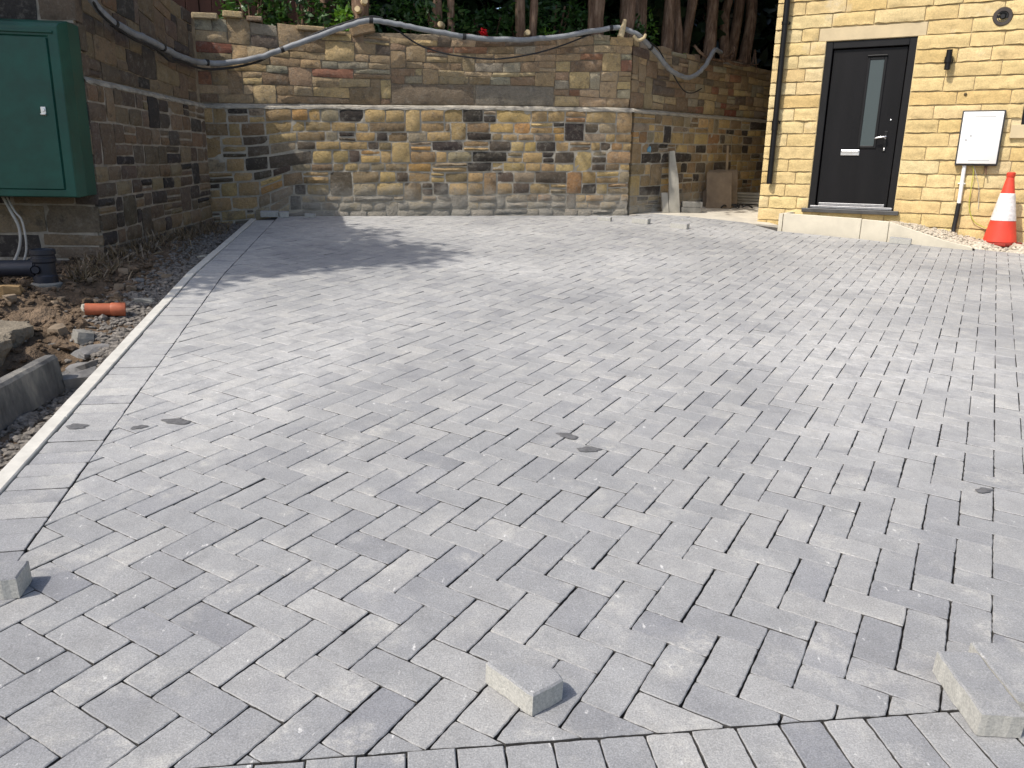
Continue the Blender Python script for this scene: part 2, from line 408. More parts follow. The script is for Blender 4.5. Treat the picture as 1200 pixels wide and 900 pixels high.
def lay(blocks, name, nsep, parent, stuffname):
    order = sorted(range(len(blocks)), key=lambda i: -seen_size(blocks[i][0]))
    sepset = set(order[:nsep]); vs, fs, rn = [], [], []
    for i, (poly, full) in enumerate(blocks):
        c = sum(poly, Vector((0, 0)))/len(poly); top = U(-.0016, .0012); ti = (U(-.008, .008), U(-.008, .008))
        if i in sepset and seen_size(poly) > 0:
            rp = rough_outline(dedupe([p-c for p in poly], .006))
            v, f = block_geo(rp, 0, tilt=ti)
            me = mesh(name, v, f, M_PAVE); link(name, me, parent, loc=(c.x, c.y, top))
        else:
            v, f = block_geo(poly, top, bot=-.04, tilt=ti); k = len(vs); vs += v; fs += [[a+k for a in q] for q in f]; rn += [U(0, 1)]*len(f)
    if vs:
        me = mesh(stuffname, vs, fs, M_PAVE); at = me.attributes.new('rnd', 'FLOAT', 'FACE'); at.data.foreach_set('value', rn)
        o = link(stuffname, me, parent); o['kind'] = 'stuff'
lay(blocks, 'paving_block', 300, drive, 'far_paving_blocks')
# border course along the kerb
bb = []
def course(p0, p1, nrm, w, step=.1):
    d = (p1-p0).normalized(); n = int((p1-p0).length/step + .01)
    for i in range(n):
        a, b = p0 + d*(i*step+U(.0014, .003)), p0 + d*((i+1)*step-U(.0014, .003))
        j = U(-.002, .002)
        q = [a+nrm*(.002+j), b+nrm*(.002+j), b+nrm*(w+j), a+nrm*(w+j)]
        bb.append((q if area(q) > 0 else q[::-1], True))
course(KS, K1, kn1, BWID); course(K1 + kd2*.012, K2, kn2, BWID)
ncut = len(bb)
course(F0 - fd*1.9, F1 + fd*4.2, -fn, .2)
lay([b for b in bb if (b[0][0]-F0).dot(fn) > -.21], 'border_block', 110, drive, 'far_border_blocks')
# concrete kerb along the left edge: separate lengths
kb = []
def kerb(p0, p1, nrm):
    d = (p1-p0).normalized(); L = (p1-p0).length; n = max(1, round(L/.91))
    for i in range(n):
        a, b = p0 + d*(L*i/n+.0015), p0 + d*(L*(i+1)/n-.0015)
        q = [a-nrm*.003, b-nrm*.003, b-nrm*.063, a-nrm*.063]
        if area(q) < 0: q = q[::-1]
        c = sum(q, Vector((0, 0)))/4
        rp = rough_outline([v-c for v in q], .06, .0008)
        v, f = block_geo(rp, U(.004, .009), bot=-.16, bev=.004)
        link('kerb_unit', mesh('kerb_unit', v, f, M_KERB), drive, loc=(c.x, c.y, 0))
kerb(KS, K1, kn1); kerb(K1, K2, kn2)
# road beyond the front course (out of the picture)
rd = MB(); e0, e1 = F0 - fd*3 - fn*.205, F1 + fd*5 - fn*.205
rd.prism([tuple(e0 - fn*4), tuple(e1 - fn*4), tuple(e1), tuple(e0)], -.2, -.012)
tag(rd.build('access_road', simple('road_asphalt', (.06, .06, .062), .9, .2, .2, 20, .5, 150), mat4=FM), kind='structure')

# ------------------------------------------------------------------ stone walls
def lin(*c): return tuple((v/255/12.92 if v < 10 else ((v/255+.055)/1.055)**2.4) for v in c)
PAL_OLD = [(lin(172, 148, 104), 4), (lin(160, 136, 96), 4.5), (lin(146, 124, 92), 3.4), (lin(130, 112, 86), 2.6), (lin(146, 132, 108), 2.4), (lin(92, 82, 70), 2.4), (lin(66, 60, 54), 2.6), (lin(180, 153, 102), 1.6), (lin(146, 114, 82), .6), (lin(166, 130, 84), .6)]
PAL_UP = [(lin(170, 150, 118), 4), (lin(158, 138, 108), 4), (lin(144, 124, 98), 3), (lin(130, 110, 88), 2), (lin(150, 140, 120), 2.4), (lin(104, 92, 80), .9), (lin(138, 102, 80), .9), (lin(176, 154, 114), 2), (lin(122, 80, 64), .25)]
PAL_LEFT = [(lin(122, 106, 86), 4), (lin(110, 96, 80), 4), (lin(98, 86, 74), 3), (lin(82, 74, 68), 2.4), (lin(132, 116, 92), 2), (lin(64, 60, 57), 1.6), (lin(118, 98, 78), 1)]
PAL_HOUSE = [(lin(205, 182, 132), 5), (lin(202, 178, 127), 5), (lin(208, 186, 138), 3), (lin(198, 172, 118), 1.5), (lin(206, 186, 142), 1.5)]
def pick(pal):
    t = sum(w for _, w in pal); x = U(0, t)
    for c, w in pal:
        x -= w
        if x <= 0: break
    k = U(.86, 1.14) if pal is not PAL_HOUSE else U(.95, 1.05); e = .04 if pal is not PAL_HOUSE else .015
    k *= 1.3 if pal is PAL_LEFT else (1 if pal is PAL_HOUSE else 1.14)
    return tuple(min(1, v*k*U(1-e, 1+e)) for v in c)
def stone_shape(cs, N3, proud, bulge, depth, jit=.0045, **k_):
    """cs: 4 corner points (lower left, lower right, upper right, upper left) in world space; returns centre, verts, faces"""
    c = sum(cs, Vector())/4; wd_ = (cs[1]-cs[0]).length; ht = (cs[3]-cs[0]).length
    nx = max(2, min(6, round(wd_/.06))); nz = max(2, min(4, round(ht/.04))); ph = U(0, 99); vs = []; fs = []
    tx, tz = U(-.006, .006), U(-.005, .005)
    ex = (cs[1]-cs[0]).normalized(); ez = Vector((0, 0, 1))
    for i in range(nx+1):
        for k in range(nz+1):
            u, w = i/nx, k/nz
            p = cs[0].lerp(cs[1], u).lerp(cs[3].lerp(cs[2], u), w)
            rim = i in (0, nx) or k in (0, nz); cor = i in (0, nx) and k in (0, nz)
            if cor: p += (c-p).normalized()*min(.008, .05*ht)*U(-.4, 1.2)
            elif rim: p += ex*U(-jit, jit)*(1 if k in (0, nz) else .6) + ez*U(-jit, jit)*(.6 if k in (0, nz) else 1)
            else: p += ex*U(-.012, .012) + ez*U(-.006, .006)
            n_ = mnoise.noise(Vector((u*wd_*9+ph, w*ht*9, ph)))
            o = proud*(.4 if cor else .6+.25*n_) if rim else proud + bulge*(.35 + .9*n_) + tx*(u-.5)*2 + tz*(w-.5)*2
            vs.append(p - c + N3*o)
    w_ = nz+1
    for i in range(nx):
        for k in range(nz): fs.append([i*w_+k, (i+1)*w_+k, (i+1)*w_+k+1, i*w_+k+1])
    rim = [i*w_ for i in range(nx+1)] + [nx*w_+k for k in range(1, w_)] + [i*w_+nz for i in range(nx-1, -1, -1)] + [k for k in range(nz-1, 0, -1)]
    b0 = len(vs); vs += [vs[i]-N3*depth for i in rim]; n_ = len(rim)
    fs += [[rim[(i+1) % n_], rim[i], b0+i, b0+(i+1) % n_] for i in range(n_)]
    return c, vs, fs
def put_stones(lst, parent, matl, name='stone', maxn=300, smooth=True):
    """lst: (centre, verts, faces, colour)"""
    base = parent.location.copy()
    def vis(s):
        q = pix(s[0])
        if q is None or not (-15 < q[0] < 1215 and -15 < q[1] < 915): return 0
        a = max((v-w).length for v in s[1][:6] for w in s[1][:6]); return a/q[2]
    order = sorted(range(len(lst)), key=lambda i: -vis(lst[i])); sel = set(order[:maxn]); rest = [[], [], []]
    for i, (c, vs, fs, col) in enumerate(lst):
        if i in sel and vis(lst[i]) > 0:
            me = mesh(name, vs, fs, matl, smooth); me.set_sharp_from_angle(angle=math.radians(50))
            at = me.attributes.new('col', 'FLOAT_COLOR', 'POINT'); at.data.foreach_set('color', list((*col, 1))*len(vs))
            link(name, me, parent, loc=c-base)
        else:
            k = len(rest[0]); rest[0] += [v+c-base for v in vs]; rest[1] += [[a+k for a in f] for f in fs]; rest[2] += list((*col, 1))*len(vs)
    if rest[0]:
        me = mesh('other_stones', rest[0], rest[1], matl, smooth); me.set_sharp_from_angle(angle=math.radians(50))
        at = me.attributes.new('col', 'FLOAT_COLOR', 'POINT'); at.data.foreach_set('color', rest[2])
        o = link('other_stones', me, parent); o['kind'] = 'stuff'
def wander(s, k): return .5*math.sin(s*1.7+k*2.1)+.3*math.sin(s*4.1+k*5.3)
def courses(P0, d, N3, s0, s1, zlo, zhi, rows, lens, pal, gap, out, proud=.02, bulge=.014, wob_z=.012, jump=.12, depth=.09, top_jit=0, jit=.008, tall=False):
    """irregular coursed rubble between the lines zlo(s) and zhi(s)"""
    hs = [U(.72, 1.3) for _ in range(rows)]; t = sum(hs); fr = [0]
    for h in hs: fr.append(fr[-1]+h/t)
    def zl(i, s):
        i = min(i, rows); z = zlo(s) + (zhi(s)-zlo(s))*fr[i]
        return z + (wander(s, i*1.3)*wob_z if 0 < i < rows else 0)
    blocked = {}
    res = []
    for r in range(rows):
        s = s0 + (U(-.12, 0) if r % 2 else 0); s = max(s, s0)
        while s < s1 - .05:
            b = next(((x0, x1) for x0, x1 in blocked.get(r, []) if x0-.02 <= s < x1-.02), None)
            if b: s = b[1]; continue
            L = U(*lens)*(1.0 if random.random() > .15 else 1.5)
            e = min(s+L, s1)
            if s1-e < lens[0]*.6: e = s1
            nb = min([x0 for x0, x1 in blocked.get(r, []) if x0 > s+.01], default=None)
            if nb is not None and e > nb - lens[0]*.5: e = nb
            hi = r+1
            if r < rows-1 and random.random() < jump and e-s < lens[1]*.85 and not any(x0 < e and x1 > s for x0, x1 in blocked.get(r+1, [])):
                hi = r+2; blocked.setdefault(r+1, []).append((s, e))
            h = zl(hi, (s+e)/2) - zl(r, (s+e)/2)
            tj = U(-top_jit, top_jit) if hi == rows else 0
            pieces = [(s, e, r, hi, 0, 1)]
            if hi == r+1 and h > .1 and random.random() < .22: f = U(.38, .62); pieces = [(s, e, r, hi, 0, f), (s, e, r, hi, f, 1)]
            for (a, b_, lo, h_, f0, f1) in pieces:
                def pt(ss, f): z = zl(lo, ss) + (zl(h_, ss)-zl(lo, ss))*f; return P0 + d*ss + Vector((0, 0, z))
                j = lambda: d*U(-jit, jit) + Vector((0, 0, U(-jit, jit)*.7))
                g = gap*U(.7, 1.3)
                cs = [pt(a, f0)+d*g+Vector((0, 0, g))+j(), pt(b_, f0)-d*g+Vector((0, 0, g))+j(), pt(b_, f1)-d*g+Vector((0, 0, -g+tj))+j(), pt(a, f1)+d*g+Vector((0, 0, -g+tj))+j()]
                if (cs[1]-cs[0]).length < .02 or (cs[3]-cs[0]).z < .015: continue
                c, v, f = stone_shape([x + N3*out for x in cs], N3, proud*U(.5, 1.3), bulge, depth)
                res.append((c, v, f, pick(pal)))
            s = e
    return res
def core(P0, d, N3, s0, s1, zlo, zhi, out, thick, step=.07, jit=.004):
    """mortar face with uneven surface and solid body behind it"""
    ns = max(2, int((s1-s0)/step)); nz = max(2, int(max(zhi(s0)-zlo(s0), zhi(s1)-zlo(s1))/step)); vs = []; fs = []
    for i in range(ns+1):
        s = s0 + (s1-s0)*i/ns
        for k in range(nz+1):
            z = zlo(s) + (zhi(s)-zlo(s))*k/nz
            vs.append(P0 + d*s + N3*(out + U(-jit, jit)) + Vector((0, 0, z)))
    w = nz+1
    for i in range(ns):
        for k in range(nz): fs.append([i*w+k, (i+1)*w+k, (i+1)*w+k+1, i*w+k+1])
    b = len(vs); bk = -N3*thick
    for i in (0, ns):
        for k in (0, nz): vs.append(vs[i*w+k] + bk)
    fs += [[b, b+1, b+3, b+2]]
    fs.append([k for k in range(nz, -1, -1)] + [b, b+1]); fs.append([ns*w+k for k in range(w)] + [b+3, b+2])
    fs.append([i*w+nz for i in range(ns+1)] + [b+3, b+1]); fs.append([i*w for i in range(ns, -1, -1)] + [b, b+2])
    return vs, fs
def add_core(name, parent, matl, *a, **k):
    v, f = core(*a, **k); base = parent.location
    return link(name, mesh(name, [x-base for x in v], f, matl), parent)
def ledge(parent, matl, P0, d, N3, s0, s1, z, o0, o1, h=.028):
    vs = []; fs = []; n = int((s1-s0)/.06)
    for i in range(n+1):
        s = s0+(s1-s0)*i/n; p = P0 + d*s - parent.location
        k = .5+.5*mnoise.noise(Vector((s*3.1, 1.7, z(s0))))
        for (o, dz) in ((o0-.03, -.02), (o1+.006+.01*k, -.022+U(-.008, .008)), (o1+.004+.01*k, .0+U(-.006, .006)), (o0+.012, h*(.7+.5*k)), (o0-.03, h*(.7+.5*k))): vs.append(p + N3*o + Vector((0, 0, z(s)+dz)))
    for i in range(n):
        for k in range(4): fs.append([i*5+k, (i+1)*5+k, (i+1)*5+k+1, i*5+k+1])
    return link('mortar_ledge', mesh('mortar_ledge', vs, fs, matl), parent)
def interp(xs):
    def f(s):
        if s <= xs[0][0]: return xs[0][1]
        for (a, u), (b, v) in zip(xs, xs[1:]):
            if s <= b: return u + (v-u)*(s-a)/(b-a)
        return xs[-1][1]
    return f
# back wall
d = Vector((.96231, .27196, 0)); N3 = Vector((.27196, -.96231, 0)); P0 = Vector((-2.736, 9.138, 0))
bw = thing('stone_wall', 'long coursed sandstone retaining wall with pale mortar ledge below the hedge and trunks', 'stone wall', P0)
lo = interp([(-.75, .55), (-.1, .6), (.2, .8), (4.4, .84)]); led = interp([(-.7, 2.03), (.8, 2.075), (2.36, 2.125), (4.35, 2.175)])
top = interp([(-.75, 2.92), (-.06, 2.9), (.64, 2.86), (1.57, 2.845), (2.76, 2.89), (3.81, 3.0), (4.4, 3.01)])
add_core('mortar', bw, M_MORT, P0, d, N3, -.9, 4.31, lo, led, -.002, .5)
add_core('upper_mortar', bw, M_MORTB, P0, d, N3, -.9, 4.28, led, lambda s: top(s)-.05, -.068, .43)
st = courses(P0, d, N3, -.72, 4.33, lo, lambda s: led(s)-.03, 11, (.12, .32), PAL_OLD, .009, -.006, .018, .016, jump=.12, wob_z=.014, jit=.004)
up = dict(wob_z=.022, jump=.2, top_jit=.03, depth=.2)
st += courses(P0, d, N3, -.72, 1.36, lambda s: led(s)+.025, top, 8, (.14, .42), PAL_UP, .004, -.066, .014, .016, **up)
st += courses(P0, d, N3, 1.36, 3.32, lambda s: led(s)+.25, top, 6, (.14, .36), PAL_UP, .004, -.066, .014, .016, **up)
st += courses(P0, d, N3, 3.32, 4.3, lambda s: led(s)+.025, top, 8, (.14, .36), PAL_UP, .004, -.066, .014, .016, **up)
for s0_, s1_, cc_ in ((1.36, 2.33, lin(126, 112, 94)), (2.34, 3.31, lin(132, 124, 110))):       # two long dressed blocks above the ledge
    cs = [P0 + d*s_ + N3*-.066 + Vector((0, 0, led(s_)+z_)) for s_, z_ in ((s0_+.006, .03), (s1_-.006, .03), (s1_-.006, .243), (s0_+.006, .243))]
    st.append((*stone_shape(cs, N3, .016, .014, .2), cc_))
put_stones(st, bw, M_STONE)
ledge(bw, M_LEDGE, P0, d, N3, -.7, 4.34, lambda s: led(s)-.01, -.05, 0)
# return wall beside the passage
d = Vector((.6981, .716, 0)); N3 = Vector((.716, -.6981, 0)); P0 = Vector((1.44, 10.345, 0))
rw = thing('stone_wall', 'shaded sandstone wall running back into the passage beside the house', 'stone wall', P0)
lo = interp([(0, .8), (4, .98)]); led = interp([(0, 2.17), (3.3, 2.23), (5, 2.25)]); top = interp([(0, 3.0), (.6, 2.95), (1.9, 2.95), (3.4, 2.98), (5, 3.0)])
add_core('mortar', rw, M_MORT, P0, d, N3, .03, 5, lo, led, -.002, .5); add_core('upper_mortar', rw, M_MORTB, P0, d, N3, .03, 5, led, lambda s: top(s)-.05, -.068, .43)
st = courses(P0, d, N3, .008, 4.9, lo, lambda s: led(s)-.03, 11, (.13, .32), PAL_OLD, .009, -.006, .018, .016, wob_z=.014, jit=.004)
st += courses(P0, d, N3, .0, 4.9, lambda s: led(s)+.025, top, 8, (.13, .36), PAL_UP, .005, -.066, .016, .018, wob_z=.02, jump=.16, top_jit=.03, depth=.2)
put_stones(st, rw, M_STONE, maxn=280)
ledge(rw, M_MORT, P0, d, N3, 0, 4.9, lambda s: led(s)-.01, -.05, 0)
# left wall: from the pier corner back to the inner corner
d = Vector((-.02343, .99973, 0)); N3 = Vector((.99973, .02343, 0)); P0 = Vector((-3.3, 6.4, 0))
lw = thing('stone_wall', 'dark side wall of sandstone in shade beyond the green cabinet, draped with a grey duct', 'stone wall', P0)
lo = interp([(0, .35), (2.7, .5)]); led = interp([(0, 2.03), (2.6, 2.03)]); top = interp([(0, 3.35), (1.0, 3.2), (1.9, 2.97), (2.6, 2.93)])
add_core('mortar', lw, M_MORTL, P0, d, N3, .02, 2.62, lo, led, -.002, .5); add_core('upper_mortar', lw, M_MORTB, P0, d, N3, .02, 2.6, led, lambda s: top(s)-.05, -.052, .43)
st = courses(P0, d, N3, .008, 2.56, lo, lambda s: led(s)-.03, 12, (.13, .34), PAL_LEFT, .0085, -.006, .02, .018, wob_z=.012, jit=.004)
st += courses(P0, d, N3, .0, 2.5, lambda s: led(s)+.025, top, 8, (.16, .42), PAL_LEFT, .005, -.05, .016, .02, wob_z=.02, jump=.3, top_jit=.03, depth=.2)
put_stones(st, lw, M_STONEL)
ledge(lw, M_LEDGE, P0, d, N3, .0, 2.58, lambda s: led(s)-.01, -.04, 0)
# pier with the cabinet, facing the drive
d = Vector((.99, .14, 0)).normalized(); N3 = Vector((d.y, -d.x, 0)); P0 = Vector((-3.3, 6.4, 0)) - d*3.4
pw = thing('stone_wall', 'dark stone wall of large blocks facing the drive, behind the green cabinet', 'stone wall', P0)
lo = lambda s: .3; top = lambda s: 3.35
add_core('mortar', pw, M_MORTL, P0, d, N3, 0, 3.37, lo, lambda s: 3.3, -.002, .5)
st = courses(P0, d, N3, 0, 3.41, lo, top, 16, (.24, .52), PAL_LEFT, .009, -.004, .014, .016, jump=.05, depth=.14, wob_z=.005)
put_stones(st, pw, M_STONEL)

# raised garden behind the walls
gd = MB()
gd.prism([(-30, 40), (-30, 6.3), (-6.7, 6.2), (-3.6, 6.65), (-3.72, 9.1), (1.2, 10.55), (4.75, 14.2), (10, 20), (10, 40)], .2, 2.62)
tag(gd.build('raised_garden', M_SOIL), kind='structure')
# ------------------------------------------------------------------ house
hd = Vector((BW.x, BW.y, 0)).normalized(); hn = Vector((-hd.y, hd.x, 0))*-1     # hn faces the drive
HP = ORG + AW*8.2; HP.z = 0
house = thing('stone_house', 'new house of yellow split faced sandstone with black front door', 'house', HP)
HB = -2.61; HR = 3.2; HT = 5.4; CH = .1455; Z0 = 2.92-CH*16
def hp(b, z, o=0): return HP + hd*b + hn*o + Vector((0, 0, z))
def hmesh(name, mb_, matl, parent=None, smooth=False):
    return mb_
HM = Matrix(((hd.x, hn.x, 0, 0), (hd.y, hn.y, 0, 0), (0, 0, 1, 0), (0, 0, 0, 1)))   # local: x along the wall, y out of it (towards the drive), z up
DL, DR, DB, DT = -2.02, -1.075, 1.03, 2.915
WL, WR, WB, WT = .03, 1.15, 1.985, 2.92
def hb(name, matl, parent, boxes, bev=.003, smooth=False, extra=None):
    """boxes (x0,x1,y0,y1,z0,z1) in wall coordinates"""
    m = MB()
    for (x0, x1, y0, y1, z0, z1) in boxes: m.box(((x0+x1)/2, (y0+y1)/2, (z0+z1)/2), (x1-x0, y1-y0, z1-z0), bev=bev)
    if extra: extra(m)
    m.v = [HM @ v for v in m.v]
    # HM mirrors the axes, so turn the faces
    m.f = [f[::-1] for f in m.f]
    return m.build(name, matl, parent, smooth)
hb('wall', M_HMORT, house, [(HB+.02, DL, -.3, -.006, .3, HT), (DL, DR, -.3, -.006, DT, HT), (DL, DR, -.3, -.006, .3, DB-.02), (DR, WL, -.3, -.006, .3, HT), (WL, WR, -.3, -.006, .3, WB-.09), (WL, WR, -.3, -.006, WT, HT), (WR, HR, -.3, -.006, .3, HT)], bev=0)
hb('side_wall', M_HMORT, house, [(HB+.02, HB+.3, -6, -.301, .3, HT), (HR-.3, HR, -6, -.301, .3, HT), (HB+.3, HR-.3, -6, -5.7, .3, HT)], bev=0)
hb('roof_slab', simple('roof_slate', (.1, .1, .11), .7, .3), house, [(HB-.1, HR+.1, -6.1, .18, HT+.002, HT+.2)], bev=.01)
st = []
nrow = int((HT-Z0)/CH)
for r in range(nrow):
    z0, z1 = Z0+CH*r, Z0+CH*(r+1); zm = (z0+z1)/2
    cuts = [(HB, HR)]
    def cut(a, b):
        global cuts
        new = []
        for x0, x1 in cuts:
            if b <= x0 or a >= x1: new.append((x0, x1))
            else:
                if a > x0: new.append((x0, a))
                if b < x1: new.append((b, x1))
        cuts = new
    if DB-.03 < zm < DT: cut(DL, DR)
    if DT < zm < DT+CH: cut(-2.11, -.99); cut(-.02, 1.2)
    if WB-.15 < zm < WB: cut(-.06, 1.24)
    if WB < zm < WT: cut(WL, WR)
    for x0, x1 in cuts:
        s = x0
        while s < x1-.01:
            L = U(.22, .52)
            if abs(s-HB) < .01: L = .12 if r % 2 else U(.26, .34)
            e = min(s+L, x1)
            if x1-e < .12: e = x1
            g = .0045; j = lambda: Vector((0, 0, U(-.002, .002)))
            cs = [hp(s+g, z0+g)+j(), hp(e-g, z0+g)+j(), hp(e-g, z1-g)+j(), hp(s+g, z1-g)+j()]
            # split face: sharp arrises, uneven boss
            c = sum(cs, Vector())/4; nx = max(4, int((e-s)/.042)); nz = 5; vs = []; fs = []; ph = U(0, 99); bl = U(.008, .022)
            for i in range(nx+1):
                for k in range(nz+1):
                    u, w = i/nx, k/nz
                    p = cs[0].lerp(cs[1], u).lerp(cs[3].lerp(cs[2], u), w)
                    edge = (.35 if i in (0, nx) else 1)*(.3 if k == nz else 1)
                    xx = s+u*(e-s); nn = mnoise.noise(Vector((xx*7+w*1.6+ph, w*2.2-xx*3, ph)))*.7 + (.35-abs(mnoise.noise(Vector((xx*13-w*2.1+ph, w*3.3+xx*6, ph)))))*.9 + mnoise.noise(Vector((xx*31+ph, w*9, ph)))*.35
                    o = .003 + edge*(.6*bl + .004 + .014*nn)
                    jz = Vector((0, 0, .006*mnoise.noise(Vector(((s+u*(e-s))*23, w*9, ph))))) if 0 < k < nz else (Vector((0, 0, .004 + .011*mnoise.noise(Vector((xx*17+ph, ph, w))))) if k == 0 else Vector())
                    vs.append(p - c + hn*max(o, -.002) + jz)
            w_ = nz+1
            for i in range(nx):
                for k in range(nz): fs.append([i*w_+k, i*w_+k+1, (i+1)*w_+k+1, (i+1)*w_+k][::-1])
            rim = [i*w_ for i in range(nx+1)] + [nx*w_+k for k in range(1, w_)] + [i*w_+nz for i in range(nx-1, -1, -1)] + [k for k in range(nz-1, 0, -1)]
            b0 = len(vs); vs += [vs[i]-hn*.05 for i in rim]; n_ = len(rim)
            fs += [[rim[i], b0+i, b0+(i+1) % n_, rim[(i+1) % n_]] for i in range(n_)]
            st.append((c, vs, fs, pick(PAL_HOUSE)))
            s = e
# quoin returns on the corner
for r in range(nrow):
    L = .3 if r % 2 else .13
    z0, z1 = Z0+CH*r+.0045, Z0+CH*(r+1)-.0045
    c = hp(HB+.01, (z0+z1)/2, -L/2-.052); vs = []
    for sx in (-.012, .03):
        for sy in (-L/2, L/2):
            for z in (z0, z1): vs.append(hd*(sx+U(-.004, .004)) + hn*sy + Vector((0, 0, z-(z0+z1)/2)))
    st.append((c, vs, [[0, 1, 3, 2], [4, 6, 7, 5], [0, 2, 6, 4], [1, 5, 7, 3], [0, 4, 5, 1], [2, 3, 7, 6]], pick(PAL_HOUSE)))
put_stones(st, house, M_HSTONE, smooth=False)
hb('lintel', M_LINT, house, [(-2.105, -.995, -.1, .008, DT+.003, DT+CH-.006)], bev=.004)
hb('lintel', M_LINT, house, [(-.015, 1.195, -.1, .008, DT+.003, DT+CH-.006)], bev=.004)
hb('window_sill', M_LINT, house, [(-.055, 1.235, -.1, .05, WB-.14, WB-.004)], bev=.004)
win = hb('window', M_FRAME, house, [(WL, WL+.06, -.09, -.02, WB, WT), (WR-.06, WR, -.09, -.02, WB, WT), (WL+.06, WR-.06, -.09, -.02, WB, WB+.06), (WL+.06, WR-.06, -.09, -.02, WT-.06, WT), (WL+.55, WL+.6, -.09, -.03, WB+.06, WT-.06)])
m_glass, t_, b_ = mat('window_glass', .08, .5); b_.inputs['Base Color'].default_value = (.02, .022, .025, 1)
hb('pane', m_glass, win, [(WL+.05, WR-.05, -.07, -.06, WB+.05, WT-.05)], bev=0)
door = hb('door', M_DOOR, house, [(DL+.085, DR-.085, -.085, -.045, DB+.06, DT-.09)], bev=.004)
hb('door_frame', M_FRAME, door, [(DL, DL+.075, -.09, -.008, DB+.03, DT-.004), (DR-.075, DR, -.09, -.008, DB+.03, DT-.004), (DL+.075, DR-.075, -.09, -.012, DT-.08, DT-.004)], bev=.006)
hb('threshold', simple('aluminium_sill', (.4, .4, .41), .42, .5, .1, 20, .05, 120, metal=1), door, [(DL+.02, DR-.02, -.07, -.002, DB+.022, DB+.05), (DL+.11, DR-.11, -.05, -.03, DB+.056, DB+.085)], bev=.003)
hb('door_sill', simple('dark_sill', (.06, .06, .06), .4, .5, .2, 12, .05), door, [(DL-.06, DR+.06, -.1, .075, DB-.03, DB+.018)], bev=.006)
gl, gr_, gz0, gz1 = -1.53, -1.385, 1.77, 2.7
hb('glass_surround', M_FRAME, door, [(gl-.028, gl, -.046, -.033, gz0-.03, gz1+.03), (gr_, gr_+.028, -.046, -.033, gz0-.03, gz1+.03), (gl, gr_, -.046, -.033, gz1, gz1+.03), (gl, gr_, -.046, -.033, gz0-.03, gz0)], bev=.005)
hb('drip_bar', M_FRAME, door, [(gl-.035, gr_+.03, -.044, -.018, gz1+.036, gz1+.05)], bev=.004)
M_FROST, t_, b_ = mat('frosted_glass', .38, .5); b_.inputs['Base Color'].default_value = (.05, .068, .07, 1); N(t_).bump(N(t_).noise(N(t_).pos(), 300, 3), b_, .25, .002)
hb('glass_pane', M_FROST, door, [(gl-.002, gr_+.002, -.048, -.04, gz0-.002, gz1+.002)], bev=0)
hb('letter_plate', M_STEEL, door, [(-1.73, -1.525, -.046, -.034, 1.66, 1.725), (-1.722, -1.533, -.035, -.026, 1.69, 1.718)], bev=.005)
def hand(m):
    m.tube(spline([(-1.265, -.035, 1.86), (-1.265, .01, 1.862), (-1.285, .02, 1.864), (-1.33, .02, 1.858), (-1.375, .016, 1.848)], 4), [.011]*13+[.01]*3+[.007], 10)
hb('handle', M_STEEL, door, [(-1.277, -1.257, -.046, -.034, 1.845, 1.877)], bev=.004, smooth=True, extra=hand)
hb('handle_plate', M_FRAME, door, [(-1.285, -1.25, -.046, -.037, 1.7, 1.93)], bev=.004)
def cyl(m): m.lathe([(0, -.02), (.011, -.02), (.012, -.046)], (-1.267, 0, 1.73), 14, axis='Y')
hb('lock_cylinder', M_STEEL, door, [(-1.276, -1.258, -.036, -.026, 1.715, 1.745)], bev=.004)
hb('door_stop', M_STEEL, door, [(-1.245, -1.23, -.046, -.036, 2.04, 2.06)], bev=.004)
# downpipe on the house
dp = thing('downpipe', 'slim black rainwater downpipe ending short above the ground, left of the front door', 'downpipe', hp(-2.49, 1.32))
def hthing_mesh(parent, name, matl, fn_, smooth=True):
    m = MB(); fn_(m); m.v = [HM @ v for v in m.v]; m.f = [f[::-1] for f in m.f]
    return m.build(name, matl, parent, smooth)
hthing_mesh(dp, 'pipe', M_FRAME, lambda m: (m.tube([(0, .075, 0), (0, .075, 4.0)], .034, 16), m.lathe([(.024, 0), (.024, .05)], (0, .075, -.001), 12)))
hthing_mesh(dp, 'collar', M_FRAME, lambda m: m.tube([(0, .075, .62), (0, .075, .7)], .039, 16))
for z in (.68, 1.78):
    hthing_mesh(dp, 'bracket', M_FRAME, lambda m: (m.tube([(0, .075, z+.02), (0, .075, z+.05)], .041, 16), m.box((0, .02, z+.035), (.1, .05, .028), bev=.004)))
# wall light
wl = thing('wall_light', 'small black up and down wall light right of the front door', 'wall light', hp(-.74, 2.65))
hthing_mesh(wl, 'lamp_body', M_FRAME, lambda m: (m.lathe([(.022, -.1), (.03, -.1), (.03, .1), (.022, .1), (.022, .06), (0, .06)], (0, .085, 0), 18), m.lathe([(0, -.06), (.022, -.06), (.022, -.1)], (0, .085, 0), 18)))
hthing_mesh(wl, 'back_plate', M_FRAME, lambda m: (m.lathe([(0, .022), (.042, .022), (.046, .018), (.046, -.003)], (0, 0, 0), 18, axis='Y'), m.lathe([(.038, -.03), (.038, .03)], (0, .085, 0), 18), m.box((0, .04, 0), (.04, .08, .04), bev=.004)))
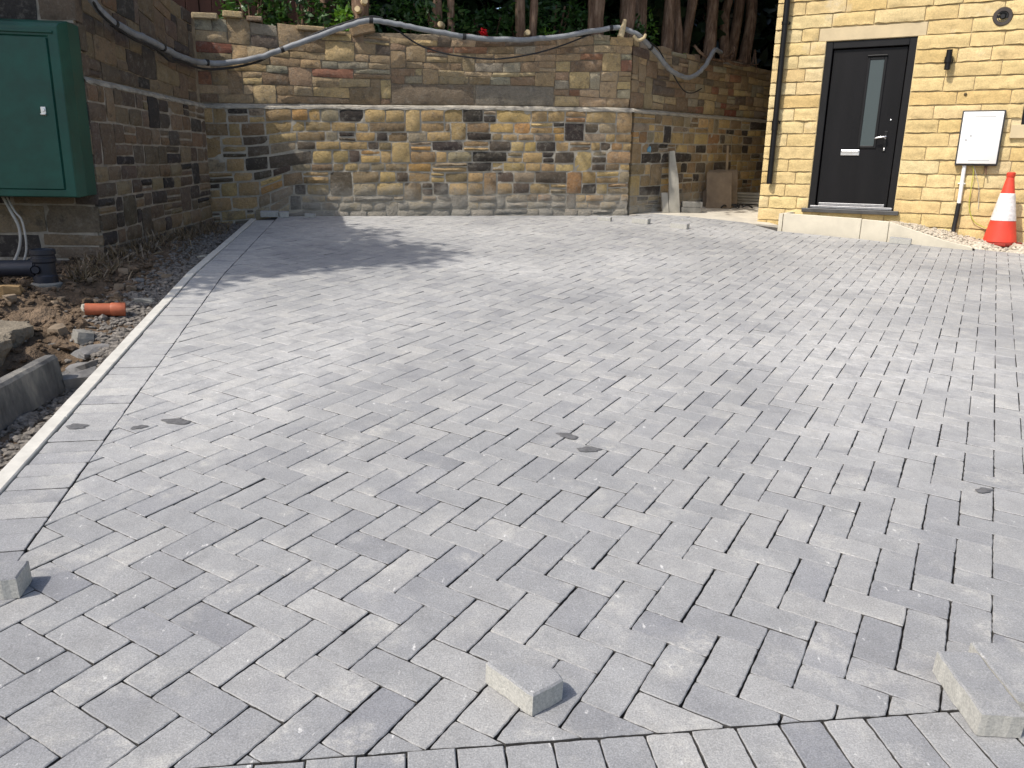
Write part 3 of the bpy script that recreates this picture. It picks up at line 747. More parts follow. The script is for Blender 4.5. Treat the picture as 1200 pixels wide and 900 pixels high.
# round vent terminal
vt = thing('wall_vent', 'round black vent terminal high on the yellow house wall', 'vent', hp(-.3, 3.055))
hthing_mesh(vt, 'flange', simple('brown_flange', (.05, .04, .035), .5, .4), lambda m: m.lathe([(.05, .012), (.055, .03), (.085, .03), (.095, .012), (.095, -.01)], (0, 0, 0), 28, axis='Y'))
hthing_mesh(vt, 'outlet', M_BLACK, lambda m: (m.lathe([(0, .016), (.053, .016)], (0, 0, 0), 28, axis='Y'), m.lathe([(.0, .045), (.02, .045), (.028, .03), (.028, .012)], (0, 0, 0), 20, axis='Y'), m.lathe([(.04, .034), (.045, .034), (.045, .012), (.04, .012)], (0, 0, 0), 24, axis='Y')))
sw = thing('wall_plug', 'tiny dark round plug in the house wall above the white box', 'plug', hp(-.53, 2.3))
hthing_mesh(sw, 'cap', simple('plug_brass', (.08, .06, .03), .5, .4), lambda m: m.lathe([(0, .03), (.01, .028), (.016, .02), (.018, .0)], (0, 0, 0), 14, axis='Y'))
# meter box
mb_ = thing('meter_box', 'white rectangular meter box with dark rim on the house wall', 'meter box', hp(-.325, 1.57))
hthing_mesh(mb_, 'back_box', simple('box_rim', (.05, .05, .055), .6, .3), lambda m: m.box((0, .045, .275), (.405, .08, .57), bev=.01))
dr_ = hthing_mesh(mb_, 'cover', M_WHITE, lambda m: m.box((0, .093, .277), (.375, .02, .535), bev=.006))
hthing_mesh(dr_, 'moulded_line', M_GREYP, lambda m: (m.box((.02, .1035, .495), (.2, .003, .006)), m.box((.02, .1035, .045), (.2, .003, .006))))
for x, z in ((-.13, .26), (-.09, .305)):
    hthing_mesh(dr_, 'lock', M_STEEL, lambda m: m.lathe([(0, .11), (.008, .11), (.009, .1)], (x, 0, z), 12, axis='Y'))
hthing_mesh(mb_, 'drip_bracket', simple('rusty_bracket', (.12, .07, .045), .8, .2), lambda m: (m.box((.1, .05, -.03), (.03, .03, .05), bev=.003), m.tube([(.1, .06, -.05), (.115, .075, -.1)], .007, 8)))
cp = thing('meter_pipe', 'white upright conduit with black lower length under the white meter box', 'conduit', hp(-.43, .8))
hthing_mesh(cp, 'white_pipe', M_WHITE, lambda m: m.tube([(.005, .05, .33), (.0, .05, .8)], .021, 14))
hthing_mesh(cp, 'clip', M_WHITE, lambda m: m.box((.0, .03, .57), (.075, .06, .012), bev=.003))
hthing_mesh(cp, 'black_pipe', M_BLACK, lambda m: m.tube(spline([(.005, .05, .36), (.0, .05, .2), (-.005, .06, .08), (.005, .09, -.05)], 5), .024, 14))
ew = MB(); ew.tube(spline([(-.37, .05, 1.58), (-.335, .06, 1.5), (-.33, .05, 1.3), (-.32, .04, 1.12), (-.26, .05, .98), (-.17, .04, .92), (-.08, .06, .9)], 6), .0045, 6)
ew.v = [HM @ v for v in ew.v]; ew.f = [f[::-1] for f in ew.f]
tag(ew.build('earth_wire', M_EARTH, loc=HP), 'thin yellow green earth wire hanging below the white meter box', 'wire')
ew = MB(); ew.tube(spline([(-.345, .05, 1.57), (-.28, .05, 1.4), (-.25, .04, 1.28), (-.23, .04, 1.1)], 6), .003, 6)
ew.v = [HM @ v for v in ew.v]; ew.f = [f[::-1] for f in ew.f]
tag(ew.build('thin_string', M_WCABLE, loc=HP), 'fine pale string hanging beside the earth wire', 'string')
# upright slabs of the unfinished doorstep
def slab(poly, label, thick=.05, y=.665):
    """poly in (b, z); stands on the paving edge in front of the door"""
    m = MB(); n = len(poly); c = poly[0]
    bm = bmesh.new(); f = [bm.verts.new((x, y, z)) for x, z in poly]; bk = [bm.verts.new((x, y-thick, z)) for x, z in poly]
    bm.faces.new(f); bm.faces.new(bk[::-1])
    for i in range(n): bm.faces.new([f[i], bk[i], bk[(i+1) % n], f[(i+1) % n]])
    bmesh.ops.recalc_face_normals(bm, faces=bm.faces[:]); bmesh.ops.bevel(bm, geom=bm.edges[:], offset=.005, segments=1, affect='EDGES'); bm.verts.index_update()
    m.add([HM @ v.co for v in bm.verts], [[v.index for v in q.verts][::-1] for q in bm.faces]); bm.free()
    o = m.build('step_slab', M_SLAB, loc=HP); return tag(o, label, 'slab', 'upright slabs edging the doorstep')
slab([(-2.16, .74), (-1.325, .68), (-1.325, .975), (-2.16, 1.0)], 'longest pale slab on edge under the front door')
slab([(-1.32, .68), (-1.045, .66), (-1.045, .955), (-1.32, .97)], 'short square pale slab on edge under the front door')
slab([(-1.04, .66), (-.22, .62), (-.22, .73), (-.5, .79), (-1.04, .955)], 'wedge shaped pale slab tapering down towards the traffic cone')
sr = MB(); sr.box((-2.19, .335, .87), (.045, .66, .25), bev=.004)
sr.v = [HM @ v for v in sr.v]; sr.f = [f[::-1] for f in sr.f]
tag(sr.build('step_slab', M_SLAB, loc=HP), 'pale slab on edge running from the doorstep back to the house wall', 'slab', 'upright slabs edging the doorstep')
def heap(name, f, x0, x1, y0, y1, matl, step=.05, kind='structure', label=None, cat=None):
    nx, ny = int((x1-x0)/step)+1, int((y1-y0)/step)+1
    vs = [(x0+(x1-x0)*i/nx, y0+(y1-y0)*j/ny) for i in range(nx+1) for j in range(ny+1)]
    vs = [(x, y, f(x, y)) for x, y in vs]
    fs = [[i*(ny+1)+j, (i+1)*(ny+1)+j, (i+1)*(ny+1)+j+1, i*(ny+1)+j+1] for i in range(nx) for j in range(ny)]
    return link(name, mesh(name, vs, fs, matl, True)), vs
def nz_(x, y, s, k=0): return mnoise.noise(Vector((x*s, y*s, k)))
# hardcore fill behind the slabs and the gravel strip along the house (in wall coordinates x = b, y = out from the wall)
def fillz(b, o):
    p = HP + hd*b + hn*o; base = fz(p.x, p.y)
    if b < -1.0: z = .93 - .02*(b+1.0) + .015*nz_(b, o, 8)
    else:
        t = min(1, max(0, (b+1.0)/.8)); z = (.93*(1-t) + (base+.035)*t) + .03*nz_(b, o, 7, 3)*(.4+t) + .02*nz_(b, o, 17, 5)
        if o > .56 and b > -.22: z = min(z, base + .02 - (o-.56)*.5)
        cap = interp([(-1.04, .945), (-.5, .783), (-.22, .725)])(b)
        if b < -.2: z = z + (min(z, cap-.006) - z)*min(1, max(0, (o-.42)/.17))
        if b > -.25: z += .05*math.exp(-((b+.14)**2+(o-.5)**2)/.006)
    return z
vs = []; fs = []; nb, no = 160, 20
for i in range(nb+1):
    for k in range(no+1):
        b, o = -2.17+(3.6+2.17)*i/nb, -.02+(.635 if True else 0)*k/no
        p = HP + hd*b + hn*o; vs.append((p.x, p.y, fillz(b, o)))
fs = [[i*(no+1)+k, i*(no+1)+k+1, (i+1)*(no+1)+k+1, (i+1)*(no+1)+k] for i in range(nb) for k in range(no)]
tag(link('gravel_strip', mesh('gravel_strip', vs, fs, M_PALEGR, True)), kind='structure')
ICO_V, ICO_F = None, None
bm = bmesh.new(); bmesh.ops.create_icosphere(bm, subdivisions=1, radius=1); ICO_V = np.array([v.co[:] for v in bm.verts]); bm.verts.index_update(); ICO_F = np.array([[v.index for v in f.verts] for f in bm.faces]); bm.free()
def pebbles(name, pts, size, matl, parent=None):
    vs, fs = [], []
    for i, (x, y, z) in enumerate(pts):
        s = size(); v = ICO_V*(1+rng.normal(0, .16, (12, 1)))*np.array([U(.7, 1.4), U(.7, 1.3), U(.5, .85)])*s
        a = U(0, 6.3); c_, s_ = math.cos(a), math.sin(a); v = v @ np.array([[c_, -s_, 0], [s_, c_, 0], [0, 0, 1]])
        vs.append(v+np.array([x, y, z+s*.25])); fs.append(ICO_F+12*i)
    vs = np.concatenate(vs); fs = np.concatenate(fs)
    me = mesh(name, vs.tolist(), fs.tolist(), matl); return link(name, me, parent)
pts = []
for i in range(1500):
    b = U(-.95, 3.2); o = U(.02, .62)
    if b < -.2 and o > .62: continue
    p = HP + hd*b + hn*o; pts.append((p.x, p.y, fillz(b, o)))
tag(pebbles('loose_gravel', pts, lambda: U(.006, .018)*(1 if random.random() > .08 else 1.6), M_PALEGR), 'pale loose gravel and crumbs along the foot of the house', 'gravel', kind='stuff')
# traffic cone
cone = thing('traffic_cone', 'orange traffic cone with white sleeve standing against the house wall', 'traffic cone', (HP + hd*.015 + hn*.27) + Vector((0, 0, fz(*(HP + hd*.015 + hn*.27).xy)+.03)))
m = MB(); m.box((0, 0, .008), (.32, .32, .035), bev=.012); m.build('base', simple('cone_base', (.3, .04, .028), .8, .2), cone, True, rot=(0, 0, .5))
def cr(z): return .165 - (.165-.03)*z/.72
m = MB(); m.lathe([(cr(z)*1.0, z) for z in (.03, .1, .2, .26)], n=32); m.build('lower_body', M_CONE, cone, True)
m = MB(); m.lathe([(cr(.25)+.003, .25), (cr(.26)+.004, .26), (cr(.4)+.004, .4), (cr(.52)+.004, .525), (cr(.53)-.001, .53)], n=32); m.build('white_sleeve', M_CONEW, cone, True)
m = MB(); m.lathe([(cr(.52), .52), (cr(.66), .66), (.036, .69), (.042, .7), (.042, .735), (.03, .745), (.02, .745), (.018, .7)], n=32); m.build('top_body', M_CONE, cone, True)

# passage floor
pf = MB(); pf.prism([(-4.2, 7.7), (-4.04, 7.565), (-3.85, 7.905), (-3.4, 7.975), (-2.65, 7.905), (-2.3, 8.0), (-2.55, 8.3), (-2.55, 14), (-5, 14)], -.2, -.006)
tag(pf.build('passage_floor', M_PATH, mat4=FM), kind='structure')

# ------------------------------------------------------------------ things left lying about
def loose(b, a, rz, label, L=.197, Wd=.097, H=.06, h=0.0, group=None, poly=None, tip=0):
    poly = poly or [Vector((-L/2, -Wd/2)), Vector((L/2, -Wd/2)), Vector((L/2, Wd/2)), Vector((-L/2, Wd/2))]
    rp = rough_outline(poly, .016, .0016)
    v, f = block_geo(rp, H, bot=0, bev=.004)
    # spread some roughness over the flanks
    o = link('loose_block', mesh('loose_block', v, f, M_LOOSE), mat4=FM @ Matrix.Translation((b, a, h+.0015)) @ Matrix.Rotation(rz, 4, 'Z') @ Matrix.Rotation(tip, 4, 'X'))
    return tag(o, label, 'paving block', group)
# cut block in front (trapezium), corners from its footprint
q = [Vector((-.863, -.806)), Vector((-.83, -.723)), Vector((-.867, -.7)), Vector((-1.006, -.752)), Vector((-1.008, -.768))]
c = sum(q, Vector((0, 0)))/5; loose(c.x, c.y, 0, 'cut paving block lying alone with its pale broken side to the front', poly=[p-c for p in q], H=.056)
pA, pB = Vector((-.03, -.345)), Vector((-.128, -.158)); dd = (pB-pA).normalized(); pn = Vector((dd.y, -dd.x))*1
ang = math.atan2(dd.y, dd.x)
c = (pA+pB)/2 + pn*.05; loose(c.x, c.y, ang, 'whole loose paving block lying beside its twin, pale long side bare', H=.06, L=.21)
c = c + pn*.1 + dd*.045; loose(c.x, c.y, ang+.008, 'second loose paving block pushed up against the bare sided one', H=.06, L=.205)
loose(-2.28, -1.165, .72, 'loose pale block end lying where the border course meets the herringbone', L=.16, Wd=.09, H=.06)
GB = 'spare blocks left by the walls'
loose(-4.07, 6.8, .1, 'thin cut block sliver lying before the corner of the back wall', L=.16, Wd=.07, H=.045, group=GB)
loose(-3.647, 6.9, -.02, 'spare grey block on the paving between the wall corner and the passage', H=.06, group=GB)
loose(-3.148, 6.82, -.02, 'spare grey block on the paving facing the passage', H=.06, group=GB)
loose(-.9, 7.41, -.02, 'grey block lying against the wedge shaped slab', H=.06, L=.21, Wd=.08, group=GB)
loose(-7.06, 4.36, .75, 'grey block at the far end of the kerb', H=.06, group=GB)
loose(-6.93, 4.45, .75, 'half block beside the block at the far end of the kerb', L=.1, H=.06, group=GB)
loose(-6.7, 4.62, .5, 'small crumpled offcut lying near the inner wall corner', L=.12, Wd=.05, H=.04, group=GB)
loose(-3.3, 7.5, .4, 'small block offcut at the edge of the passage', L=.1, Wd=.06, H=.03, group=GB)
def splat(b, a, rx, ry, rz, label):
    m = MB(); n = 18; ph = U(0, 9)
    pr = []
    for k in range(n):
        t = 2*math.pi*k/n; r = 1 + .28*math.sin(2*t+ph) + .15*math.sin(5*t+ph*2)
        pr.append(Vector((rx*r*math.cos(t), ry*r*math.sin(t))))
    vs = [(p.x, p.y, 0) for p in pr] + [(p.x*.8, p.y*.8, .002) for p in pr] + [(0, 0, .0022)]
    m.add(vs, [[k, (k+1) % n, n+(k+1) % n, n+k] for k in range(n)] + [[n+k, n+(k+1) % n, 2*n] for k in range(n)])
    tag(m.build('mud_spot', M_MUD, True and None, False, mat4=FM @ Matrix.Translation((b, a, .0022)) @ Matrix.Rotation(rz, 4, 'Z')), label, 'mud spot', 'damp mud spots on the paving')
for b, a, rx, ry, lab in ((-1.496, .636, .045, .024, 'smaller of two damp mud spots close together out in the middle of the bay'), (-1.367, .562, .05, .022, 'larger of two damp mud spots close together out in the middle of the bay'), (-3.142, -.388, .05, .022, 'damp mud spot on the border course beside the kerb'), (-2.94, -.258, .028, .02, 'small damp mud spot just inside the border course'), (-2.874, -.136, .06, .026, 'broad damp mud smear next to the small spot inside the border course'), (-.031, 1.044, .032, .02, 'lone small damp mud spot on the house side of the bay')):
    splat(b, a, rx, ry, .5+U(-.2, .2), lab)
# slabs and boards leaning on the return wall
rd_ = Vector((.6981, .716, 0)); rn_ = Vector((.716, -.6981, 0)); rang = math.atan2(rd_.y, rd_.x)
def lean(name, s, out, w, h, t, matl, label, cat, group=None, rz=0, tilt=.16, poly=None):
    p = Vector((1.44, 10.345, 0)) + rd_*s + rn_*out; z = fz(p.x, p.y)-.004
    m = MB(); poly = poly or [(-w/2, 0), (w/2, 0), (w/2, h), (-w/2, h)]
    n = len(poly); bm = bmesh.new(); f = [bm.verts.new((x, 0, zz)) for x, zz in poly]; bk = [bm.verts.new((x, t, zz)) for x, zz in poly]
    bm.faces.new(f); bm.faces.new(bk[::-1])
    for i in range(n): bm.faces.new([f[i], bk[i], bk[(i+1) % n], f[(i+1) % n]])
    bmesh.ops.recalc_face_normals(bm, faces=bm.faces[:]); bmesh.ops.bevel(bm, geom=bm.edges[:], offset=.004, segments=1, affect='EDGES'); bm.verts.index_update()
    m.add([v.co.copy() for v in bm.verts], [[v.index for v in q.verts] for q in bm.faces]); bm.free()
    o = m.build(name, matl, None, False, mat4=Matrix.Translation((p.x, p.y, z)) @ Matrix.Rotation(rang+rz, 4, 'Z') @ Matrix.Rotation(-tilt, 4, 'X'))
    return tag(o, label, cat, group)
lean('stone_slab', .72, .22, .16, .8, .035, M_FLAGG, 'tall narrow grey slab leaning on the wall by the passage mouth', 'slab', rz=-.55, tilt=.15, poly=[(-.075, 0), (.085, 0), (.06, .45), (.0, .8), (-.07, .79)])
lean('stone_slab', .6, .17, .09, .27, .035, M_FLAGG, 'short thin grey slab leaning beside the tall narrow slab', 'slab', rz=-.55, tilt=.3)
lean('flagstone', 1.74, .28, .36, .5, .028, M_FLAG, 'brown buff flagstone foremost of those leaning on the passage wall', 'flagstone', rz=-.75, tilt=.2)
lean('flagstone', 1.9, .2, .5, .52, .03, M_FLAG, 'brown flagstone leaning second in the stack on the passage wall', 'flagstone', rz=-.75, tilt=.2)
lean('flagstone', 2.08, .2, .3, .52, .03, M_FLAG, 'narrow brown flagstone leaning rearmost in the passage', 'flagstone', rz=-.75, tilt=.18)
lean('timber_batten', 2.02, .22, .035, .85, .02, simple('batten', (.26, .2, .13), .85, .2), 'thin timber batten leaning above the brown flagstones', 'batten', rz=-.7, tilt=.12)
for i, (dz, ds) in enumerate(((.0, 0), (.07, .015))):
    p = Vector((2.33, 10.82, 0)); m = MB(); m.box((0, 0, .034), (.26, .12, .066), bev=.004)
    tag(m.build('concrete_block', M_CONC, None, False, loc=(p.x+ds, p.y, fz(p.x, p.y)-.005+dz), rot=(.06, 0, .1+ds*3)), ['lower grey concrete block of the pair by the leaning slabs', 'upper grey concrete block of the pair by the leaning slabs'][i], 'concrete block')
for i in range(4):
    p = Vector((3.42+.03*i, 12.15+.05*i, 0)); m = MB(); m.box((0, 0, .02), (.55-.04*i, .34, .036), bev=.004)
    tag(m.build('flagstone', M_FLAGG, None, False, loc=(p.x, p.y, fz(p.x, p.y)-.005+.037*i), rot=(0, .02, -.3+.1*i)), ['bottom flat flagstone of the low stack at the back of the passage', 'second flat flagstone up in the low passage stack', 'third flat flagstone up in the low passage stack', 'topmost flat flagstone of the low stack at the back of the passage'][i], 'flagstone', 'flagstones stacked at the back of the passage')
m = MB()
for i in range(9):
    a = U(0, 6.3); p = Vector((2.98+U(-.2, .28), 11.55+U(-.16, .2), 0)); L = U(.12, .3); q = p + Vector((math.cos(a), math.sin(a)*.6, 0))*L
    m.tube(spline([(p.x, p.y, fz(p.x, p.y)+.015), ((p.x+q.x)/2, (p.y+q.y)/2, fz(p.x, p.y)+.04), (q.x, q.y, fz(q.x, q.y)+.012)], 4), .012, 6)
tag(m.build('hose_tangle', M_CABLE, None, True), 'tangle of black hose lying before the brown flagstones', 'hose')
bp = Vector((1.44, 10.345, 0)) + rd_*.36 + rn_*.022
m = MB(); m.add([bp + rd_*x + Vector((0, 0, z)) for x, z in ((-.03, 1.68), (-.005, 1.69), (.02, 1.675), (.03, 1.715), (.012, 1.75), (-.012, 1.735), (-.03, 1.72))], [[0, 1, 2, 3, 4, 5, 6]])
m.v += [v - rn_*.02 for v in m.v]; m.f += [[i, 7+i, 7+(i+1) % 7, (i+1) % 7] for i in range(7)]; m.m += [0]*7
tag(m.build('paint_mark', M_BLUE), 'small blue paint mark on the shaded passage wall', 'paint mark')
# splash of pale cement at the corner of the wall
# ------------------------------------------------------------------ dug ground beside the kerb
def smooth(t): t = min(1, max(0, t)); return t*t*(3-2*t)
def kerb_x(y): return interp([(0, -1.22), (2.38, -1.66), (5.83, -2.36), (8.75, -2.81), (12, -3.3)])(y) - .06
def dugz(x, y):
    t = kerb_x(y) - x            # distance left of the kerb
    z = fz(x, y) - .085 + .012*nz_(x, y, 9) + .006*nz_(x, y, 25, 2)
    e = smooth((t-.28)/.35)
    z += e*(.05*nz_(x, y, 2.3, 4) + .05*nz_(x, y, 6, 7) + .04*nz_(x, y, 13, 1) + .018*nz_(x, y, 29, 1))
    z += .1*math.exp(-(((x+3.1)/.42)**2+((y-4.95)/.36)**2)) + .03*math.exp(-(((x+3.5)/.5)**2+((y-6.0)/.4)**2))
    z += .09*math.exp(-(((x+3.1)/.25)**2+((y-6.9)/.9)**2))
    z -= .42*math.exp(-((((x+2.45)/.24)**2+((y-3.55)/.6)**2)**2))
    return z
o, _ = heap('dug_ground', dugz, -7, -1.0, .4, 9.3, M_SOIL, .03)
# drop the part that lies under the paving
bm = bmesh.new(); bm.from_mesh(o.data)
bmesh.ops.delete(bm, geom=[v for v in bm.verts if v.co.x > kerb_x(v.co.y)+.09], context='VERTS'); bm.to_mesh(o.data); bm.free()
tag(o, kind='structure')
pts = []
while len(pts) < 5200:
    y = U(1.6, 8.9); t = abs(random.gauss(0, .2)); x = kerb_x(y)+.0-t
    if t > .75 or x < -3.28: continue
    pts.append((x, y, dugz(x, y)))
tag(pebbles('trench_gravel', pts, lambda: U(.008, .02)*(1 if random.random() > .06 else 1.7), M_GRAVEL), 'grey gravel spread along the outside of the pale kerb', 'gravel', kind='stuff')
pts = []
while len(pts) < 2200:
    x, y = U(-3.9, -2.3), U(3.2, 6.5)
    if kerb_x(y)-x < .35: continue
    pts.append((x, y, dugz(x, y)))
tag(pebbles('soil_clods', pts, lambda: U(.008, .028)*(1 if random.random() > .05 else 1.9), M_SOIL), 'clods of brown soil heaped beside the dark stone wall', 'soil', kind='stuff')
def rock(x, y, s, matl, label, cat='stone', group=None, name='rubble_stone', up=.3):
    bm = bmesh.new(); bmesh.ops.create_cube(bm, size=1); bmesh.ops.subdivide_edges(bm, edges=bm.edges[:], cuts=1, use_grid_fill=True)
    ph = U(0, 99)
    for v in bm.verts:
        l = v.co.length; v.co *= (.62/l)*.3 + .7
        v.co *= 1 + .45*mnoise.noise(v.co*1.9 + Vector((ph, ph, 0)))
        v.co = Vector((v.co.x*s[0]*1.15, v.co.y*s[1]*1.15, v.co.z*s[2]*1.1))
    bm.transform(Matrix.Rotation(U(0, 3), 4, 'Z') @ Matrix.Rotation(U(-.25, .25), 4, 'X'))
    me = bpy.data.meshes.new(name); bm.to_mesh(me); bm.free(); me.materials.append(matl)
    return tag(link(name, me, loc=(x, y, dugz(x, y)+s[2]*up)), label, cat, group)
M_YST = simple('yellow_stone', (.3, .2, .1), .9, .2, .15, 9, .5, 60)
rock(-2.34, 4.07, (.13, .1, .11), M_CONCD, 'blue grey lump of broken concrete nearest the concrete beam end', 'rubble')
rock(-2.21, 3.95, (.12, .1, .08), M_CONCD, 'angular grey concrete lump between the beam end and the kerb', 'rubble')
rock(-2.05, 3.62, (.13, .09, .08), M_CONCD, 'flat grey block offcut lying close against the kerb', 'rubble')
rock(-2.18, 3.8, (.13, .09, .045), M_FLAG, 'flat brown stone lying in the gravel by the beam', 'rubble')
rock(-2.3, 4.24, (.16, .09, .035), M_CONCD, 'thin dark slab piece tilted on the gravel below the orange pipe', 'rubble')
rock(-2.44, 4.4, (.09, .08, .07), M_CONC, 'small rounded grey stone behind the thin dark slab piece', 'rubble')
rock(-2.62, 4.47, (.08, .07, .06), M_FLAG, 'small brown stone half sunk in the soil bank', 'rubble')
rock(-2.67, 4.9, (.05, .05, .04), M_FLAGG, 'pale stone in the soil above the orange pipe', 'rubble')
rock(-3.17, 4.9, (.16, .1, .07), M_YST, 'yellow stone lying on the soil by the black drain', 'rubble', up=.5)
rock(-2.5, 5.3, (.13, .07, .03), M_FLAGG, 'flat pale stone in the gravel beneath the side wall', 'rubble')
rock(-2.69, 6.95, (.16, .08, .03), M_FLAGG, 'flat pale chip lying along the kerb at the foot of the side wall', 'rubble')
for i in range(16):
    x, y = U(-3.2, -2.6), U(4.6, 6.3); s = U(.025, .06)
    rock(x, y, (s*1.3, s, s*.8), random.choice([M_FLAG, M_FLAG, M_CONCD, M_FLAG]), 'small stone lying in the soil bank by the wall', 'rubble', 'small stones in the soil bank')
# concrete edging length lying in the trench
bA, bB = Vector((-2.1, 3.55)), Vector((-2.1, 2.3)); bd = (bB-bA).normalized(); bz = math.atan2(bd.y, bd.x)
m = MB(); L = (bB-bA).length
bm = bmesh.new(); nseg = 26; prof = [(-.03, 0), (.032, 0), (.034, .16), (.022, .175), (-.02, .178), (-.032, .165)]
rows_ = [[bm.verts.new((L*i/nseg + (U(-.002, .002)), y + U(-.0015, .0015), z + U(-.002, .002))) for y, z in prof] for i in range(nseg+1)]
for i in range(nseg):
    for k in range(6): bm.faces.new([rows_[i][k], rows_[i+1][k], rows_[i+1][(k+1) % 6], rows_[i][(k+1) % 6]])
bm.faces.new(rows_[0][::-1]); bm.faces.new(rows_[-1]); bmesh.ops.recalc_face_normals(bm, faces=bm.faces[:])
me = bpy.data.meshes.new('concrete_beam'); bm.to_mesh(me); bm.free()
m_beam, t_, b_ = mat('beam_concrete', .88, .25); g_ = N(t_)
f_ = g_.noise(g_.obj(), 7, 5, .7, (1, 1, .35)); g_.L(g_.ramp(f_, [(.3, (.045, .045, .046)), (.5, (.12, .117, .112)), (.7, (.25, .235, .205))]), b_.inputs['Base Color']); g_.bump(g_.noise(g_.pos(), 70, 5, .7), b_, .5, .008)
me.materials.append(m_beam)
tag(link('concrete_beam', me, loc=(bA.x-.01, bA.y, fz(bA.x, bA.y)-.075), rot=(.1, math.radians(4.2), bz)), 'long stained concrete edging length lying on its edge in the trench', 'concrete edging')
pts = []
while len(pts) < 2600:
    y = U(5.7, 8.6); x = -3.27 + abs(random.gauss(0, .13)) - .0*y
    if x > kerb_x(y)-.15: continue
    pts.append((x, y, dugz(x, y)-.005))
pts_dry = pts
M_DRY = leaf_material('dry_weed', (.1, .07, .045), (.26, .2, .13), .1)
# broken concrete slab over the pit
pl = [Vector(p) for p in ((-2.78, 4.46), (-2.7, 4.36), (-2.73, 4.22), (-2.66, 4.06), (-2.69, 3.92), (-2.62, 3.72), (-2.64, 3.5), (-3.0, 3.1), (-3.6, 2.9), (-4.2, 3.2), (-4.2, 4.4), (-3.2, 4.46))]
ctr = sum(pl, Vector((0, 0)))/len(pl)
if area(pl) < 0: pl = pl[::-1]
rp = rough_outline(pl, .03, .014); vs, fs = [], []
n = len(rp)
for k, (ins, z) in enumerate(((.05, -.15), (.03, -.1), (.0, -.045), (.004, -.006), (.016, 0))):
    for p in rp:
        q = p + (ctr-p).normalized()*(ins + (U(-.015, .012) if k < 4 else 0)); vs.append((q.x, q.y, fz(q.x, q.y) + .0 + z + U(-.004, .004)))
for k in range(4):
    for i in range(n): fs.append([k*n+i, k*n+(i+1) % n, (k+1)*n+(i+1) % n, (k+1)*n+i])
fs.append([4*n+i for i in range(n)])
tag(link('concrete_slab', mesh('concrete_slab', vs, fs, simple('dusty_slab', (.2, .172, .132), .92, .2, .25, 5, .9, 40, bdist=.02))), 'broken edged dusty concrete slab overhanging the dark pit', 'concrete slab')
# short orange pipe
p0, p1 = Vector((-2.63, 4.8, 0)), Vector((-2.425, 4.89, 0)); p0.z = dugz(p0.x, p0.y)+.045; p1.z = dugz(p1.x, p1.y)+.05; ax = (p1-p0).normalized()
op = thing('drain_pipe_offcut', 'short orange plastic pipe offcut lying on the gravel', 'pipe', p0)
m = MB(); m.tube([Vector(), p1-p0], .038, 20, cap=False); m.tube([p1-p0-ax*.001, Vector()+ax*.002], .031, 20, cap=False); m.tube([Vector()+ax*.12, Vector()+ax*.121], .031, 16); m.build('pipe', M_CLAY, op, True)
m = MB()
m.tube([p1-p0-ax*.085, p1-p0-ax*.075, p1-p0-ax*.004, p1-p0], [.0385, .0425, .0425, .041], 20, cap=False); m.tube([p1-p0, p1-p0-ax*.001, p1-p0-ax*.06], [.041, .034, .033], 20, cap=False); m.build('socket', M_CLAY, op, True)
# black gully and drain
gx, gy = -3.26, 5.5; gz = fz(gx, gy)-.03
gu = thing('drain_gully', 'black plastic drain gully with side pipe at the foot of the dark wall', 'drain', (gx, gy, gz))
m = MB(); m.lathe([(.07, -.1), (.078, .02), (.078, .06), (.07, .07), (.07, .15), (.079, .16), (.079, .185), (.074, .19), (.074, .205), (.081, .21), (.081, .24), (.07, .245), (.066, .2), (.0, .19)], n=28); m.build('gully_body', M_DRAIN, gu, True)
m = MB(); m.tube([(-.02, -.07, .11), (-.012, -.092, .11)], .03, 18, cap=False); m.tube([(-.02, -.07, .11), (-.013, -.09, .11)], .024, 18); m.build('side_boss', M_DRAIN, gu, True)
m = MB(); m.tube([(-.04, -.02, .115), (-.25, -.06, .112), (-1.3, -.2, .1)], .057, 22); m.tube([(-.05, -.02, .115), (-.085, -.028, .115)], .066, 22); m.build('side_pipe', M_DRAIN, gu, True)
m = MB(); m.lathe([(.09, -.1), (.098, -.04), (.1, .005), (.085, .015), (.07, .015)], n=24); m.build('clay_collar', M_CONC, gu, True)
m = MB()
for k in range(3): m.box((-.45-.1*k, -.16-.04*k, -.03+.015*k), (.5, .02, .03), rz=.1+.12*k, bev=.003)
# green cabinet
cdv = Vector((.99, .14, 0)).normalized(); cn = Vector((cdv.y, -cdv.x, 0)); CB = Vector((-3.3, 6.4, 0)) + cn*.01
cab = thing('utility_cabinet', 'dark green metal utility cabinet fixed to the stone wall', 'cabinet', CB + Vector((0, 0, 1.15)))
CMt = Matrix(((cdv.x, cn.x, 0, 0), (cdv.y, cn.y, 0, 0), (0, 0, 1, 0), (0, 0, 0, 1)))
def cmesh(name, matl, parent, fn_, smooth=False):
    m = MB(); fn_(m); m.v = [CMt @ v for v in m.v]; m.f = [f[::-1] for f in m.f]; return m.build(name, matl, parent, smooth)
def body(m):
    # back edge wider than the front, sloping bevel round the rim
    x0, x1, z0, z1 = -1.05, .0, 0.0, 1.24
    ring = lambda ix, iz0, iz1, y: [(x0+ix, y, z0+iz0), (x1-ix, y, z0+iz0), (x1-ix, y, z1-iz1), (x0+ix, y, z1-iz1)]
    R = [ring(0, .015, .0, -.01), ring(.0, .01, .0, .2), ring(.022, 0, .03, .30), ring(.03, .006, .055, .325), ring(.095, .055, .12, .326), ring(.098, .058, .123, .318)]
    vs = [p for r in R for p in r]; fs = []
    for k in range(len(R)-1):
        for i in range(4): fs.append([k*4+i, k*4+(i+1) % 4, (k+1)*4+(i+1) % 4, (k+1)*4+i][::-1])
    fs.append([(len(R)-1)*4+i for i in range(4)][::-1]); fs.append([0, 1, 2, 3]); m.add(vs, fs)
